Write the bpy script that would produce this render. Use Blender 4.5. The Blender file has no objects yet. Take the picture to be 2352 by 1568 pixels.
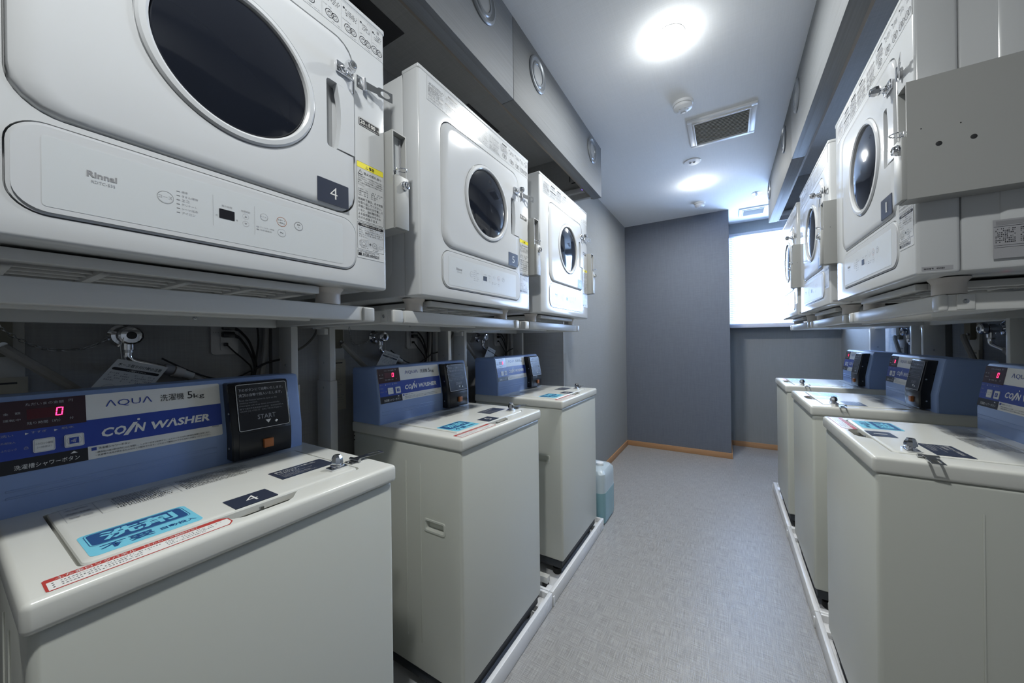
import bpy, bmesh, math, random
from mathutils import Vector, Matrix
random.seed(7)
C = bpy.context.scene.collection
SC = bpy.context.scene
PI = math.pi

# ------------------------------------------------------------------ camera
YAW, PIT, ROL = math.radians(31.243), math.radians(-0.016), math.radians(-0.727)
_F = Vector((-math.sin(YAW)*math.cos(PIT), math.cos(YAW)*math.cos(PIT), math.sin(PIT)))
_R = Vector((math.cos(YAW), math.sin(YAW), 0)); _U = _R.cross(_F)
_R2 = _R*math.cos(ROL)+_U*math.sin(ROL); _U2 = -_R*math.sin(ROL)+_U*math.cos(ROL)
cam = bpy.data.cameras.new('camera'); camo = bpy.data.objects.new('camera', cam); C.objects.link(camo)
camo.matrix_world = Matrix(((_R2.x,_U2.x,-_F.x,0),(_R2.y,_U2.y,-_F.y,0),(_R2.z,_U2.z,-_F.z,1.179),(0,0,0,1)))
cam.sensor_fit = 'HORIZONTAL'; cam.sensor_width = 36; cam.lens = 814.4/2352*36; cam.clip_start = 0.02
SC.camera = camo
# ------------------------------------------------------------------ world, exposure
w = bpy.data.worlds.new('world'); SC.world = w; w.use_nodes = True
bg = w.node_tree.nodes['Background']; bg.inputs[0].default_value = (0.50, 0.68, 1.0, 1); bg.inputs[1].default_value = 5.0
SC.view_settings.view_transform = 'Standard'; SC.view_settings.look = 'None'
SC.view_settings.gamma = 1; SC.view_settings.use_curve_mapping = False
SC.view_settings.exposure = 0.0
try:
    SC.cycles.use_denoising = True; SC.cycles.max_bounces = 10; SC.cycles.sample_clamp_indirect = 6
    SC.cycles.diffuse_bounces = 6
except Exception: pass
LAMP_W = 17.0          # watts per ceiling downlight
LAMP_COL = (0.975, 1.0, 0.985)
BLIND_E = 32.0          # slat emission strength, standing in for daylight through the blind
BLIND_COL = (0.43, 0.63, 1.0)

# ------------------------------------------------------------------ materials
MATS = {}
def mat(name, col, rough=.5, metal=0., noise=.0, scale=40., bump=0., spec=.5, emit=None, es=0., trans=0., alpha=1., coat=0., stretch=None, ior=1.45):
    m = bpy.data.materials.new(name); m.use_nodes = True; nt = m.node_tree; b = nt.nodes['Principled BSDF']
    b.inputs['Base Color'].default_value = (*col, 1); b.inputs['Roughness'].default_value = rough
    b.inputs['Metallic'].default_value = metal; b.inputs['Specular IOR Level'].default_value = spec
    b.inputs['IOR'].default_value = ior; b.inputs['Coat Weight'].default_value = coat; b.inputs['Coat Roughness'].default_value = .06
    b.inputs['Transmission Weight'].default_value = trans; b.inputs['Alpha'].default_value = alpha
    if emit: b.inputs['Emission Color'].default_value = (*emit, 1); b.inputs['Emission Strength'].default_value = es
    tc = nt.nodes.new('ShaderNodeTexCoord'); mp = nt.nodes.new('ShaderNodeMapping')
    nt.links.new(tc.outputs['Object'], mp.inputs[0])
    if stretch: mp.inputs['Scale'].default_value = stretch
    nz = nt.nodes.new('ShaderNodeTexNoise'); nz.inputs['Scale'].default_value = scale; nz.inputs['Detail'].default_value = 3
    nt.links.new(mp.outputs[0], nz.inputs['Vector'])
    if noise > 0:
        mx = nt.nodes.new('ShaderNodeMix'); mx.data_type = 'RGBA'
        mx.inputs[6].default_value = (*[c*(1-noise) for c in col], 1); mx.inputs[7].default_value = (*[min(1, c*(1+noise)) for c in col], 1)
        nt.links.new(nz.outputs[0], mx.inputs[0]); nt.links.new(mx.outputs[2], b.inputs['Base Color'])
    else:
        mr = nt.nodes.new('ShaderNodeMapRange'); mr.inputs[3].default_value = max(0, rough*.92); mr.inputs[4].default_value = min(1, rough*1.08)
        nt.links.new(nz.outputs[0], mr.inputs[0]); nt.links.new(mr.outputs[0], b.inputs['Roughness'])
    if bump > 0:
        bp = nt.nodes.new('ShaderNodeBump'); bp.inputs['Strength'].default_value = bump; bp.inputs['Distance'].default_value = .002
        nt.links.new(nz.outputs[0], bp.inputs['Height']); nt.links.new(bp.outputs[0], b.inputs['Normal'])
    MATS[name] = m; return m

def linen(name, c1, c2, rough, s=1., bump=.3, zy=False):
    """fine crossed threads: two stretched noises, used for the vinyl floor and the wallpapers"""
    m = bpy.data.materials.new(name); m.use_nodes = True; nt = m.node_tree; b = nt.nodes['Principled BSDF']
    tc = nt.nodes.new('ShaderNodeTexCoord'); outs = []
    for sc in (((14, 420, 14), (420, 14, 14)) if not zy else ((300, 300, 12), (20, 20, 420))):
        mp = nt.nodes.new('ShaderNodeMapping'); mp.inputs['Scale'].default_value = [v*s for v in sc]
        nz = nt.nodes.new('ShaderNodeTexNoise'); nz.inputs['Scale'].default_value = 1; nz.inputs['Detail'].default_value = 2
        nt.links.new(tc.outputs['Object'], mp.inputs[0]); nt.links.new(mp.outputs[0], nz.inputs['Vector']); outs.append(nz.outputs[0])
    ad = nt.nodes.new('ShaderNodeMath'); ad.operation = 'ADD'; nt.links.new(outs[0], ad.inputs[0]); nt.links.new(outs[1], ad.inputs[1])
    mr = nt.nodes.new('ShaderNodeMapRange'); mr.inputs[1].default_value = .75; mr.inputs[2].default_value = 1.25
    nt.links.new(ad.outputs[0], mr.inputs[0])
    mx = nt.nodes.new('ShaderNodeMix'); mx.data_type = 'RGBA'; mx.inputs[6].default_value = (*c1, 1); mx.inputs[7].default_value = (*c2, 1)
    nt.links.new(mr.outputs[0], mx.inputs[0]); nt.links.new(mx.outputs[2], b.inputs['Base Color'])
    bp = nt.nodes.new('ShaderNodeBump'); bp.inputs['Strength'].default_value = bump; bp.inputs['Distance'].default_value = .001
    nt.links.new(mr.outputs[0], bp.inputs['Height']); nt.links.new(bp.outputs[0], b.inputs['Normal'])
    b.inputs['Roughness'].default_value = rough; MATS[name] = m; return m

linen('floor_vinyl', (.215, .210, .203), (.375, .365, .352), .29, 1., .35)
linen('wallpaper_light', (.222, .228, .228), (.240, .246, .246), .85, .8, .2, True)
linen('wallpaper_dark', (.33, .33, .33), (.37, .37, .37), .85, .6, .25, True)
linen('wallpaper_slate', (.116, .130, .160), (.134, .150, .183), .8, .8, .2, True)
linen('wallpaper_right', (.24, .27, .32), (.29, .32, .37), .8, .6, .3, True)
linen('ceiling_paper', (.725, .735, .745), (.755, .765, .775), .85, .8, .10)
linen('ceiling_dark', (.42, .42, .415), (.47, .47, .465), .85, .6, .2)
mat('bulkhead', (.150, .157, .164), .62, .0, .22, 1., .12, spec=.25, stretch=(260, 3, 260))
mat('dryer_white', (.55, .56, .565), .16, spec=.5, scale=8)
mat('dryer_plastic', (.54, .55, .56), .14, spec=.55, scale=8)
mat('panel_grey', (.53, .55, .56), .3, scale=8)
mat('glass_dark', (.010, .012, .018), .06, spec=.5, scale=3)
mat('washer_cream', (.60, .60, .56), .22, spec=.45, scale=8)
mat('washer_body', (.53, .54, .49), .30, spec=.4, scale=8)
mat('console_blue', (.235, .33, .56), .38, scale=20, bump=.03)
mat('print_blue', (.025, .055, .30), .3)
mat('print_white', (.72, .71, .68), .3)
mat('print_black', (.012, .012, .016), .3)
mat('print_maroon', (.030, .008, .014), .2)
mat('print_grey', (.25, .25, .26), .4)
mat('print_navy', (.030, .037, .060), .3)
mat('print_cyan', (.17, .52, .66), .35)
mat('print_deepblue', (.02, .07, .20), .35)
mat('print_red', (.42, .05, .04), .35)
mat('print_yellow', (.80, .70, .05), .35)
mat('print_silver', (.34, .34, .355), .4)
mat('paper', (.60, .60, .58), .6, noise=.05, scale=60)
mat('paper_yellow', (.45, .43, .36), .6, noise=.06, scale=60)
mat('led_red', (.3, 0, .02), .4, emit=(1, .02, .10), es=7)
mat('led_off', (.07, .004, .01), .3)
mat('led_purple', (.1, .05, .4), .4, emit=(.25, .12, 1), es=2.5)
mat('black_plastic', (.012, .013, .016), .28, scale=12)
mat('hatch_black', (.07, .07, .075), .7)
mat('black_matte', (.02, .02, .022), .6)
mat('rubber', (.012, .012, .012), .7)
mat('skirt', (.03, .035, .042), .5)
mat('orange', (.42, .14, .04), .35)
mat('chrome', (.82, .83, .86), .09, 1.)
mat('steel', (.48, .49, .50), .28, 1., noise=.1, scale=60)
mat('coinbox_grey', (.34, .342, .33), .42, scale=25, bump=.04)
mat('stand_white', (.62, .62, .60), .32, scale=10)
mat('stand_beige', (.62, .58, .54), .4, scale=10)
mat('pan_white', (.72, .72, .73), .28, scale=10)
mat('grille', (.56, .56, .55), .4)
mat('grille_grey', (.24, .25, .26), .5)
mat('vent_white', (.72, .73, .75), .4)
mat('vent_shadow', (.30, .30, .29), .8)
mat('silver_ring', (.19, .205, .225), .34, .4)
mat('batten', (.16, .14, .12), .6)
mat('baseboard', (.40, .22, .11), .45, noise=.2, scale=6, stretch=(1, 1, 14))
mat('sill', (.55, .55, .60), .4, noise=.04)
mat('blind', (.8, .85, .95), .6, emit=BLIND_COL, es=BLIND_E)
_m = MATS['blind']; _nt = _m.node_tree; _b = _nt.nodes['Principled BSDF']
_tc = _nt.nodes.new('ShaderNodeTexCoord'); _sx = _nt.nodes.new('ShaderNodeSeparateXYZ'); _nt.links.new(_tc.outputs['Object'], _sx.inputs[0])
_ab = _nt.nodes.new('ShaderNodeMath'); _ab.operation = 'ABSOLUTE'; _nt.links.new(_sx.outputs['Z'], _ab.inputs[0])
_mr = _nt.nodes.new('ShaderNodeMapRange'); _mr.interpolation_type = 'SMOOTHSTEP'; _mr.inputs[1].default_value = .003; _mr.inputs[2].default_value = .0085; _mr.inputs[3].default_value = BLIND_E; _mr.inputs[4].default_value = BLIND_E*.03  # emission dims toward each slat's edges, painting in the overlap shade
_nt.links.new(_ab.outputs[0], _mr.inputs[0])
# slat emission fades toward the left end, painting in the window frame's shade
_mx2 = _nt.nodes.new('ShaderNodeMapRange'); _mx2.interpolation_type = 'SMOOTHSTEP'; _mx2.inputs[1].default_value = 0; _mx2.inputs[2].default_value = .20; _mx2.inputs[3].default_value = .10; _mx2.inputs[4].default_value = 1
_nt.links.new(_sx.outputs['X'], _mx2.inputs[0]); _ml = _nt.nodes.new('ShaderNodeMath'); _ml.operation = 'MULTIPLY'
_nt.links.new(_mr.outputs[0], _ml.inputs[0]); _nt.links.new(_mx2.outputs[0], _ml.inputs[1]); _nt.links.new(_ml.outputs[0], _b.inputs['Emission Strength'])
mat('blind_rail', (.7, .75, .85), .6, emit=BLIND_COL, es=1.6)  # rail emits a little itself, in place of daylight on it
mat('blind_cord', (.6, .62, .68), .6)
mat('window_frame', (.5, .5, .52), .4)
mat('lamp_emit', (1, 1, 1), .5, emit=(1, .97, .93), es=34)
mat('lamp_rim', (.80, .80, .80), .35)
mat('cream_plastic', (.50, .49, .45), .4)
mat('olive_plastic', (.17, .16, .12), .4)
mat('outlet_white', (.52, .51, .50), .4)
mat('cable_black', (.012, .012, .013), .5)
mat('cable_grey', (.14, .135, .125), .5)
mat('hose', (.30, .29, .27), .5, noise=.1, scale=200, stretch=(1, 1, 4))
mat('conduit', (.22, .22, .215), .5)
mat('jug_plastic', (.50, .58, .63), .3, alpha=.85, scale=9)
mat('jug_liquid', (.20, .36, .41), .2, scale=9)
mat('jug_cap', (.7, .72, .74), .4)
_g = bpy.data.materials.new('window_glass'); _g.use_nodes = True; _nt = _g.node_tree
_nt.nodes.clear(); _o = _nt.nodes.new('ShaderNodeOutputMaterial'); _mx = _nt.nodes.new('ShaderNodeMixShader'); _t = _nt.nodes.new('ShaderNodeBsdfTransparent'); _gl = _nt.nodes.new('ShaderNodeBsdfGlossy')
_fr = _nt.nodes.new('ShaderNodeFresnel'); _gl.inputs['Roughness'].default_value = .02
_nt.links.new(_fr.outputs[0], _mx.inputs[0]); _nt.links.new(_t.outputs[0], _mx.inputs[1]); _nt.links.new(_gl.outputs[0], _mx.inputs[2]); _nt.links.new(_mx.outputs[0], _o.inputs[0])
MATS['window_glass'] = _g

# ------------------------------------------------------------------ mesh helpers
class MB:
    """collects shapes with material slots, then links them as one mesh object"""
    def __init__(s): s.bm = bmesh.new(); s.m = []
    def mi(s, n):
        if n not in s.m: s.m.append(n)
        return s.m.index(n)
    def face(s, pts, m):
        f = s.bm.faces.new([s.bm.verts.new(p) for p in pts]); f.material_index = s.mi(m); return f
    def box(s, x0, x1, y0, y1, z0, z1, m, r=0, seg=2):
        t = bmesh.new(); bmesh.ops.create_cube(t, size=1)
        for v in t.verts: v.co = Vector(((x0+x1)/2+v.co.x*(x1-x0), (y0+y1)/2+v.co.y*(y1-y0), (z0+z1)/2+v.co.z*(z1-z0)))
        if r > 0: bmesh.ops.bevel(t, geom=list(t.edges), offset=r, segments=seg, profile=.5, affect='EDGES', clamp_overlap=True)
        s.merge(t, m)
    def merge(s, t, m, mtx=None):
        k = s.mi(m); vs = {}
        for v in t.verts: vs[v] = s.bm.verts.new(mtx @ v.co if mtx else v.co)
        for f in t.faces:
            try: g = s.bm.faces.new([vs[v] for v in f.verts]); g.material_index = k
            except ValueError: pass
        t.free()
    def prism(s, poly, o, r, u, n, m, h0=0., h1=.001, r_=0):
        """polygon (list of 2D) in plane (o, r, u) extruded along n from h0 to h1"""
        k = s.mi(m); A = [s.bm.verts.new(o+r*a+u*b+n*h0) for a, b in poly]; B = [s.bm.verts.new(o+r*a+u*b+n*h1) for a, b in poly]
        for fv in ([A[::-1], B] + [[A[i], A[(i+1) % len(A)], B[(i+1) % len(A)], B[i]] for i in range(len(A))]):
            f = s.bm.faces.new(fv); f.material_index = k
    def loft(s, loops, m, close=False, cap0=False, cap1=False):
        k = s.mi(m); L = [[s.bm.verts.new(p) for p in lp] for lp in loops]; n = len(L[0])
        pairs = list(zip(L, L[1:])) + ([(L[-1], L[0])] if close else [])
        for a, b in pairs:
            for i in range(n):
                j = (i+1) % n
                try: f = s.bm.faces.new([a[i], a[j], b[j], b[i]]); f.material_index = k
                except ValueError: pass
        if cap0: f = s.bm.faces.new(L[0][::-1]); f.material_index = k
        if cap1: f = s.bm.faces.new(L[-1]); f.material_index = k
    def cyl(s, p0, p1, r0, m, r1=None, n=16, cap=True):
        p0, p1 = Vector(p0), Vector(p1); d = (p1-p0).normalized(); a = d.orthogonal().normalized(); b = d.cross(a)
        r1 = r0 if r1 is None else r1
        s.loft([[p+a*math.cos(t)*r+b*math.sin(t)*r for t in [2*PI*i/n for i in range(n)]] for p, r in ((p0, r0), (p1, r1))], m, cap0=cap, cap1=cap)
    def lathe(s, o, ax, prof, m, n=32, cap0=True, cap1=True):
        """profile [(radius, height)] turned about ax through o"""
        o, ax = Vector(o), Vector(ax).normalized(); a = ax.orthogonal().normalized(); b = ax.cross(a)
        s.loft([[o+ax*h+(a*math.cos(t)+b*math.sin(t))*max(r, 1e-5) for t in [2*PI*i/n for i in range(n)]] for r, h in prof], m, cap0=cap0, cap1=cap1)
    def tube(s, pts, r, m, n=8):
        pts = [Vector(p) for p in pts]; loops = []; up = None
        for i, p in enumerate(pts):
            d = (pts[min(i+1, len(pts)-1)]-pts[max(i-1, 0)]).normalized()
            a = d.orthogonal().normalized() if up is None else (up-d*up.dot(d)).normalized(); up = a; b = d.cross(a)
            loops.append([p+(a*math.cos(t)+b*math.sin(t))*r for t in [2*PI*k/n for k in range(n)]])
        s.loft(loops, m, cap0=True, cap1=True)
    def build(s, name, parent=None, smooth=True, ang=32, loc=None):
        if s.bm.faces: bmesh.ops.recalc_face_normals(s.bm, faces=s.bm.faces)
        me = bpy.data.meshes.new(name); s.bm.to_mesh(me); s.bm.free()
        for n in s.m: me.materials.append(MATS[n])
        if smooth:
            me.polygons.foreach_set('use_smooth', [True]*len(me.polygons)); me.set_sharp_from_angle(angle=math.radians(ang))
        o = bpy.data.objects.new(name, me); C.objects.link(o)
        if parent: o.parent = parent
        if loc: o.location = loc
        return o

def spline(pts, n=8):
    pts = [Vector(p) for p in pts]; P = [pts[0]]+pts+[pts[-1]]; out = []
    for i in range(1, len(P)-2):
        for k in range(n):
            t = k/n; a, b, c, d = P[i-1:i+3]
            out.append(.5*((2*b)+(-a+c)*t+(2*a-5*b+4*c-d)*t*t+(-a+3*b-3*c+d)*t**3))
    out.append(pts[-1]); return out
def rr(x0, x1, y0, y1, r, n=5):
    r = min(r, (x1-x0)/2, (y1-y0)/2); out = []
    for cx, cy, a in ((x1-r, y1-r, 0), (x0+r, y1-r, 90), (x0+r, y0+r, 180), (x1-r, y0+r, 270)):
        for i in range(n+1):
            t = math.radians(a+90*i/n); out.append((cx+r*math.cos(t), cy+r*math.sin(t)))
    return out
def circ(cx, cy, r, n=24, ry=None): return [(cx+r*math.cos(2*PI*i/n), cy+(ry or r)*math.sin(2*PI*i/n)) for i in range(n)]
def rr_ray(cx, cy, x0, x1, y0, y1, r, N, y):
    """rounded rectangle sampled by angle round (cx, cy), as points of the XZ plane at depth y"""
    poly = rr(x0, x1, y0, y1, r, 10); out = []
    for i in range(N):
        t = 2*PI*i/N; dx, dy = math.cos(t), math.sin(t); best = None
        for a, b in zip(poly, poly[1:]+poly[:1]):
            ex, ey = b[0]-a[0], b[1]-a[1]; den = dx*ey-dy*ex
            if abs(den) < 1e-12: continue
            q = ((a[0]-cx)*ey-(a[1]-cy)*ex)/den; s_ = ((a[0]-cx)*dy-(a[1]-cy)*dx)/den
            if q > 0 and -1e-9 <= s_ <= 1+1e-9 and (best is None or q > best): best = q
        out.append(Vector((cx+dx*best, y, cy+dy*best)))
    return out
def boolean(o, cutters, op='DIFFERENCE'):
    for c in cutters:
        md = o.modifiers.new('b', 'BOOLEAN'); md.operation = op; md.solver = 'EXACT'; md.object = c
    bpy.context.view_layer.update()
    dg = bpy.context.evaluated_depsgraph_get(); me = bpy.data.meshes.new_from_object(o.evaluated_get(dg))
    o.modifiers.clear(); o.data = me
    me.polygons.foreach_set('use_smooth', [True]*len(me.polygons)); me.set_sharp_from_angle(angle=math.radians(32))
    for c in cutters: bpy.data.objects.remove(c)
def thing(name, label, cat, loc=(0, 0, 0), rz=0, group=None):
    o = bpy.data.objects.new(name, None); C.objects.link(o); o.location = loc; o.rotation_euler = (0, 0, rz); o.empty_display_size = .05
    tag(o, label, cat, group); return o
def tag(o, label, cat, group=None, kind=None):
    o['label'] = label; o['category'] = cat
    if group: o['group'] = group
    if kind: o['kind'] = kind
    return o
def struct(o, label=None):
    o['kind'] = 'structure'
    if label: o['label'] = label
    return o
KIDS = {}
def kids(o): return [c for c in bpy.data.objects if c.parent is o]
def copy_tree(o, loc=None, rz=None, label=None, group=None, parent=None, skip=()):
    c = o.copy(); C.objects.link(c)
    if parent is not None: c.parent = parent
    if loc is not None: c.location = loc
    if rz is not None: c.rotation_euler = (0, 0, rz)
    if label: c['label'] = label
    if group: c['group'] = group
    for ch in kids(o):
        if ch.name.split('.')[0] in skip: continue
        copy_tree(ch, parent=c)
    return c

# ------------------------------------------------------------------ lettering
_TC = {}
def glyphs(s, bold=0.):
    if (s, bold) in _TC: return _TC[(s, bold)]
    cu = bpy.data.curves.new('t', 'FONT'); cu.body = s; cu.resolution_u = 2; cu.offset = bold; cu.size = 1
    o = bpy.data.objects.new('t', cu); C.objects.link(o); bpy.context.view_layer.update()
    me = bpy.data.meshes.new_from_object(o.evaluated_get(bpy.context.evaluated_depsgraph_get()))
    V = [(v.co.x, v.co.y) for v in me.vertices]; Fs = [tuple(p.vertices) for p in me.polygons]
    if V:
        x0 = min(v[0] for v in V); x1 = max(v[0] for v in V); y0 = min(v[1] for v in V); y1 = max(v[1] for v in V)
        V = [((a-x0)/(x1-x0), (b-y0)/(y1-y0)) for a, b in V]; asp = (x1-x0)/(y1-y0)
    else: asp = 1
    bpy.data.objects.remove(o); bpy.data.curves.remove(cu); bpy.data.meshes.remove(me)
    _TC[(s, bold)] = (V, Fs, asp); return _TC[(s, bold)]
class Pl:
    """a drawing plane: origin, right, up; shapes are laid on it in metres"""
    def __init__(s, mb, o, r, u): s.b, s.o, s.r, s.u = mb, Vector(o), Vector(r).normalized(), Vector(u).normalized(); s.n = s.r.cross(s.u)
    def rect(s, x0, x1, y0, y1, m, h=.0006, r=0, h0=0.): s.b.prism(rr(x0, x1, y0, y1, r) if r else [(x0, y0), (x1, y0), (x1, y1), (x0, y1)], s.o, s.r, s.u, s.n, m, h0, h)
    def poly(s, p, m, h=.0006, h0=0.): s.b.prism(p, s.o, s.r, s.u, s.n, m, h0, h)
    def line(s, a, b, wd, m, h=.0009):
        a, b = Vector(a), Vector(b); d = (b-a).normalized(); q = Vector((-d.y, d.x))*wd/2
        s.flat([a+q, a-q, b-q, b+q], m, h)
    def flat(s, p, m, h=.0009): s.b.face([s.o+s.r*a[0]+s.u*a[1]+s.n*h for a in p], m)
    def frame(s, x0, x1, y0, y1, wd, m, h=.0009, r=0):
        A = rr(x0, x1, y0, y1, r) if r else [(x0, y0), (x1, y0), (x1, y1), (x0, y1)]
        B = rr(x0+wd, x1-wd, y0+wd, y1-wd, max(r-wd, .0002)) if r else [(x0+wd, y0+wd), (x1-wd, y0+wd), (x1-wd, y1-wd), (x0+wd, y1-wd)]
        for i in range(len(A)): j = (i+1) % len(A); s.flat([A[i], A[j], B[j], B[i]], m, h)
    def ring(s, cx, cy, r, wd, m, h=.0009, n=20, ry=None):
        k = (ry or r)/r
        for i in range(n):
            a, b = 2*PI*i/n, 2*PI*(i+1)/n
            s.flat([(cx+q*math.cos(t), cy+q*k*math.sin(t)) for q, t in ((r, a), (r, b), (r-wd, b), (r-wd, a))], m, h)
    def text(s, t, x, y, hgt, m, width=None, h=.0009, bold=0., shear=0., anchor='l', rot=0.):
        V, Fs, asp = glyphs(t, bold); wd = width or asp*hgt
        if anchor == 'c': x -= wd/2
        k = s.b.mi(m); ca, sa = math.cos(rot), math.sin(rot); vs = []
        for a, b in V:
            px, py = a*wd+b*hgt*shear, b*hgt; px, py = x+px*ca-py*sa, y+px*sa+py*ca
            vs.append(s.b.bm.verts.new(s.o+s.r*px+s.u*py+s.n*h))
        for f in Fs:
            try: g = s.b.bm.faces.new([vs[i] for i in f]); g.material_index = k
            except ValueError: pass
    def tiny(s, x0, x1, y, hgt, m, h=.0009, fill=.75):
        """a row of print too small to read in the photograph: short strokes"""
        x = x0; k = hgt
        while x < x1-k*.5:
            if random.random() < fill:
                z = k*random.uniform(.5, .85)
                s.flat([(x, y+k*.42), (x+z, y+k*.42), (x+z, y+k*.68), (x, y+k*.68)], m, h)
                if random.random() < .7: s.flat([(x, y-k*.05), (x+z, y-k*.05), (x+z, y+k*.2), (x, y+k*.2)], m, h)
                if random.random() < .7: s.flat([(x+z*.4, y), (x+z*.4+k*.22, y), (x+z*.4+k*.22, y+k*.95), (x+z*.4, y+k*.95)], m, h)
            x += k
    def tri(s, cx, cy, w_, h_, m, h=.0009): s.flat([(cx-w_/2, cy), (cx+w_/2, cy), (cx, cy+h_)] if h_ > 0 else [(cx+w_/2, cy), (cx-w_/2, cy), (cx, cy+h_)], m, h)

# ------------------------------------------------------------------ room shell
CZ = 2.446; XL = -1.34; XA = -.974; XR = .953; YA = 2.295; YD = 4.085; YB = 4.627; YN = -1.25
def slab(name, m, *b, label=None):
    q = MB(); q.box(*b, m); return struct(q.build(name, smooth=False), label)
slab('floor', 'floor_vinyl', XL-.1, XR+.1, YN-.1, YB+.1, -.06, 0, label='grey linen patterned vinyl floor running down the aisle')
q = MB(); q.box(-.712, .313, YN-.1, YB+.1, CZ, CZ+.06, 'ceiling_paper'); q.box(XA, -.712, YA, YB+.1, CZ, CZ+.06, 'ceiling_paper'); q.box(.313, XR+.1, 3.59, YB+.1, CZ, CZ+.06, 'ceiling_paper')
struct(q.build('ceiling', smooth=False), 'pale grey papered ceiling over the aisle')
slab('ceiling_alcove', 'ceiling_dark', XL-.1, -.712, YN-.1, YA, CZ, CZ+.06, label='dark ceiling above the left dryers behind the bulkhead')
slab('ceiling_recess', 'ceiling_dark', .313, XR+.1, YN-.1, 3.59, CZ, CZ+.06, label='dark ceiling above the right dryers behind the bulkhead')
slab('wall_left', 'wallpaper_dark', XL-.1, XL, YN-.1, YA, 0, CZ, label='dark grey wall behind the left machines')
slab('wall_alcove', 'wallpaper_dark', XL-.1, XA, YA, YA+.012, 0, CZ, label='dark end wall of the left machine alcove')
slab('wall_aisle', 'wallpaper_light', XL-.1, XA, YA+.012, YB+.1, 0, CZ, label='pale grey wall beyond the left machines')
slab('wall_accent', 'wallpaper_slate', XA, .025, YD, YB+.1, 0, CZ, label='dark slate blue wall at the end of the aisle')
slab('wall_right', 'wallpaper_right', XR, XR+.1, YN-.1, 3.56, 0, CZ, label='slate wall behind the right machines')
slab('wall_side', 'wallpaper_light', XR, XR+.1, 3.56, YB+.1, 0, CZ, label='pale wall beside the window beyond the right machines')
slab('wall_front', 'wallpaper_light', XL-.1, XR+.1, YN-.1, YN, 0, CZ, label='pale wall behind the camera')
WX0, WX1, WZ0, WZ1 = .03, .93, 1.336, 2.323
q = MB(); q.box(.025, XR, YB, YB+.12, 0, WZ0, 'wallpaper_light'); q.box(.025, XR, YB, YB+.12, WZ1, CZ, 'wallpaper_light')
q.box(WX1, XR, YB, YB+.12, WZ0, WZ1, 'wallpaper_light'); struct(q.build('wall_back', smooth=False), 'pale wall under and above the window')
# window
w1 = bpy.data.objects.new('window_1', None); C.objects.link(w1); w1.location = (WX0, YB+.06, WZ0); struct(w1, 'window behind the bright blind')
q = MB()
for a in ((0, .9, -.02, .02, 0, .03), (0, .9, -.02, .02, .957, .987), (0, .03, -.02, .02, .03, .957), (.87, .9, -.02, .02, .03, .957), (.435, .465, -.02, .02, .03, .957)): q.box(*a, 'window_frame')
q.build('window_frame', w1, smooth=False)
q = MB(); q.box(.03, .435, -.003, .003, .03, .957, 'window_glass'); q.build('pane', w1, smooth=False)
q = MB(); q.box(.465, .87, -.003, .003, .03, .957, 'window_glass'); q.build('pane', w1, smooth=False)
q = MB(); q.box(.026, XR-.001, YB-.135, YB, 1.292, 1.334, 'sill', r=.004); struct(q.build('trim_1'), 'window sill board below the blind')
# blind
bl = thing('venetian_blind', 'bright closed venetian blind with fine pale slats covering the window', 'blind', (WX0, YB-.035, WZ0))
q = MB(); q.box(0, .898, -.018, .02, .955, .985, 'window_frame', r=.003); q.build('head_rail', bl)
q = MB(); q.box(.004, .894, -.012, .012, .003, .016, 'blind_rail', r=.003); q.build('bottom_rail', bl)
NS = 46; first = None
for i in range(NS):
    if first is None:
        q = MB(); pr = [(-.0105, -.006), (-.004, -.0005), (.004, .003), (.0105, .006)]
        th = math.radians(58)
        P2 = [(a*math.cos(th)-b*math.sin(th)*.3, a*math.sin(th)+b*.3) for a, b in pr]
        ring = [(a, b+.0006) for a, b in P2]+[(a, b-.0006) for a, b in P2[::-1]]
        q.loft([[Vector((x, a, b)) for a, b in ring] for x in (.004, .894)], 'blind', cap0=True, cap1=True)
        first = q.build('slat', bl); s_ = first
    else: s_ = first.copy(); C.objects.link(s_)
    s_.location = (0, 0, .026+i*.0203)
for x in (.02, .30, .60, .878):
    q = MB(); q.box(x-.0012, x+.0012, -.0135, -.0125, .016, .955, 'blind_cord'); q.build('ladder_cord', bl, smooth=False)
q = MB(); q.box(-.03, WX0+.92, YB+.9, YB+.92, .2, 1.0, 'window_frame'); q.bm.free()
# baseboards
q = MB(); q.box(XA, XA+.012, YA+.012, YD, 0, .055, 'baseboard', r=.002); struct(q.build('baseboard_left'), 'wood baseboard along the pale left wall')
q = MB(); q.box(XA+.012, .025, YD-.012, YD, 0, .055, 'baseboard', r=.002); struct(q.build('baseboard_accent'), 'wood baseboard under the slate wall')
q = MB(); q.box(.025, .037, YD-.012, YB, 0, .055, 'baseboard', r=.002); struct(q.build('baseboard_corner'))
q = MB(); q.box(.037, XR, YB-.012, YB, 0, .055, 'baseboard', r=.002); struct(q.build('baseboard_back'), 'wood baseboard under the window')
q = MB(); q.box(XR-.012, XR, 3.45, YB-.012, 0, .055, 'baseboard', r=.002); struct(q.build('baseboard_right'))

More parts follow.
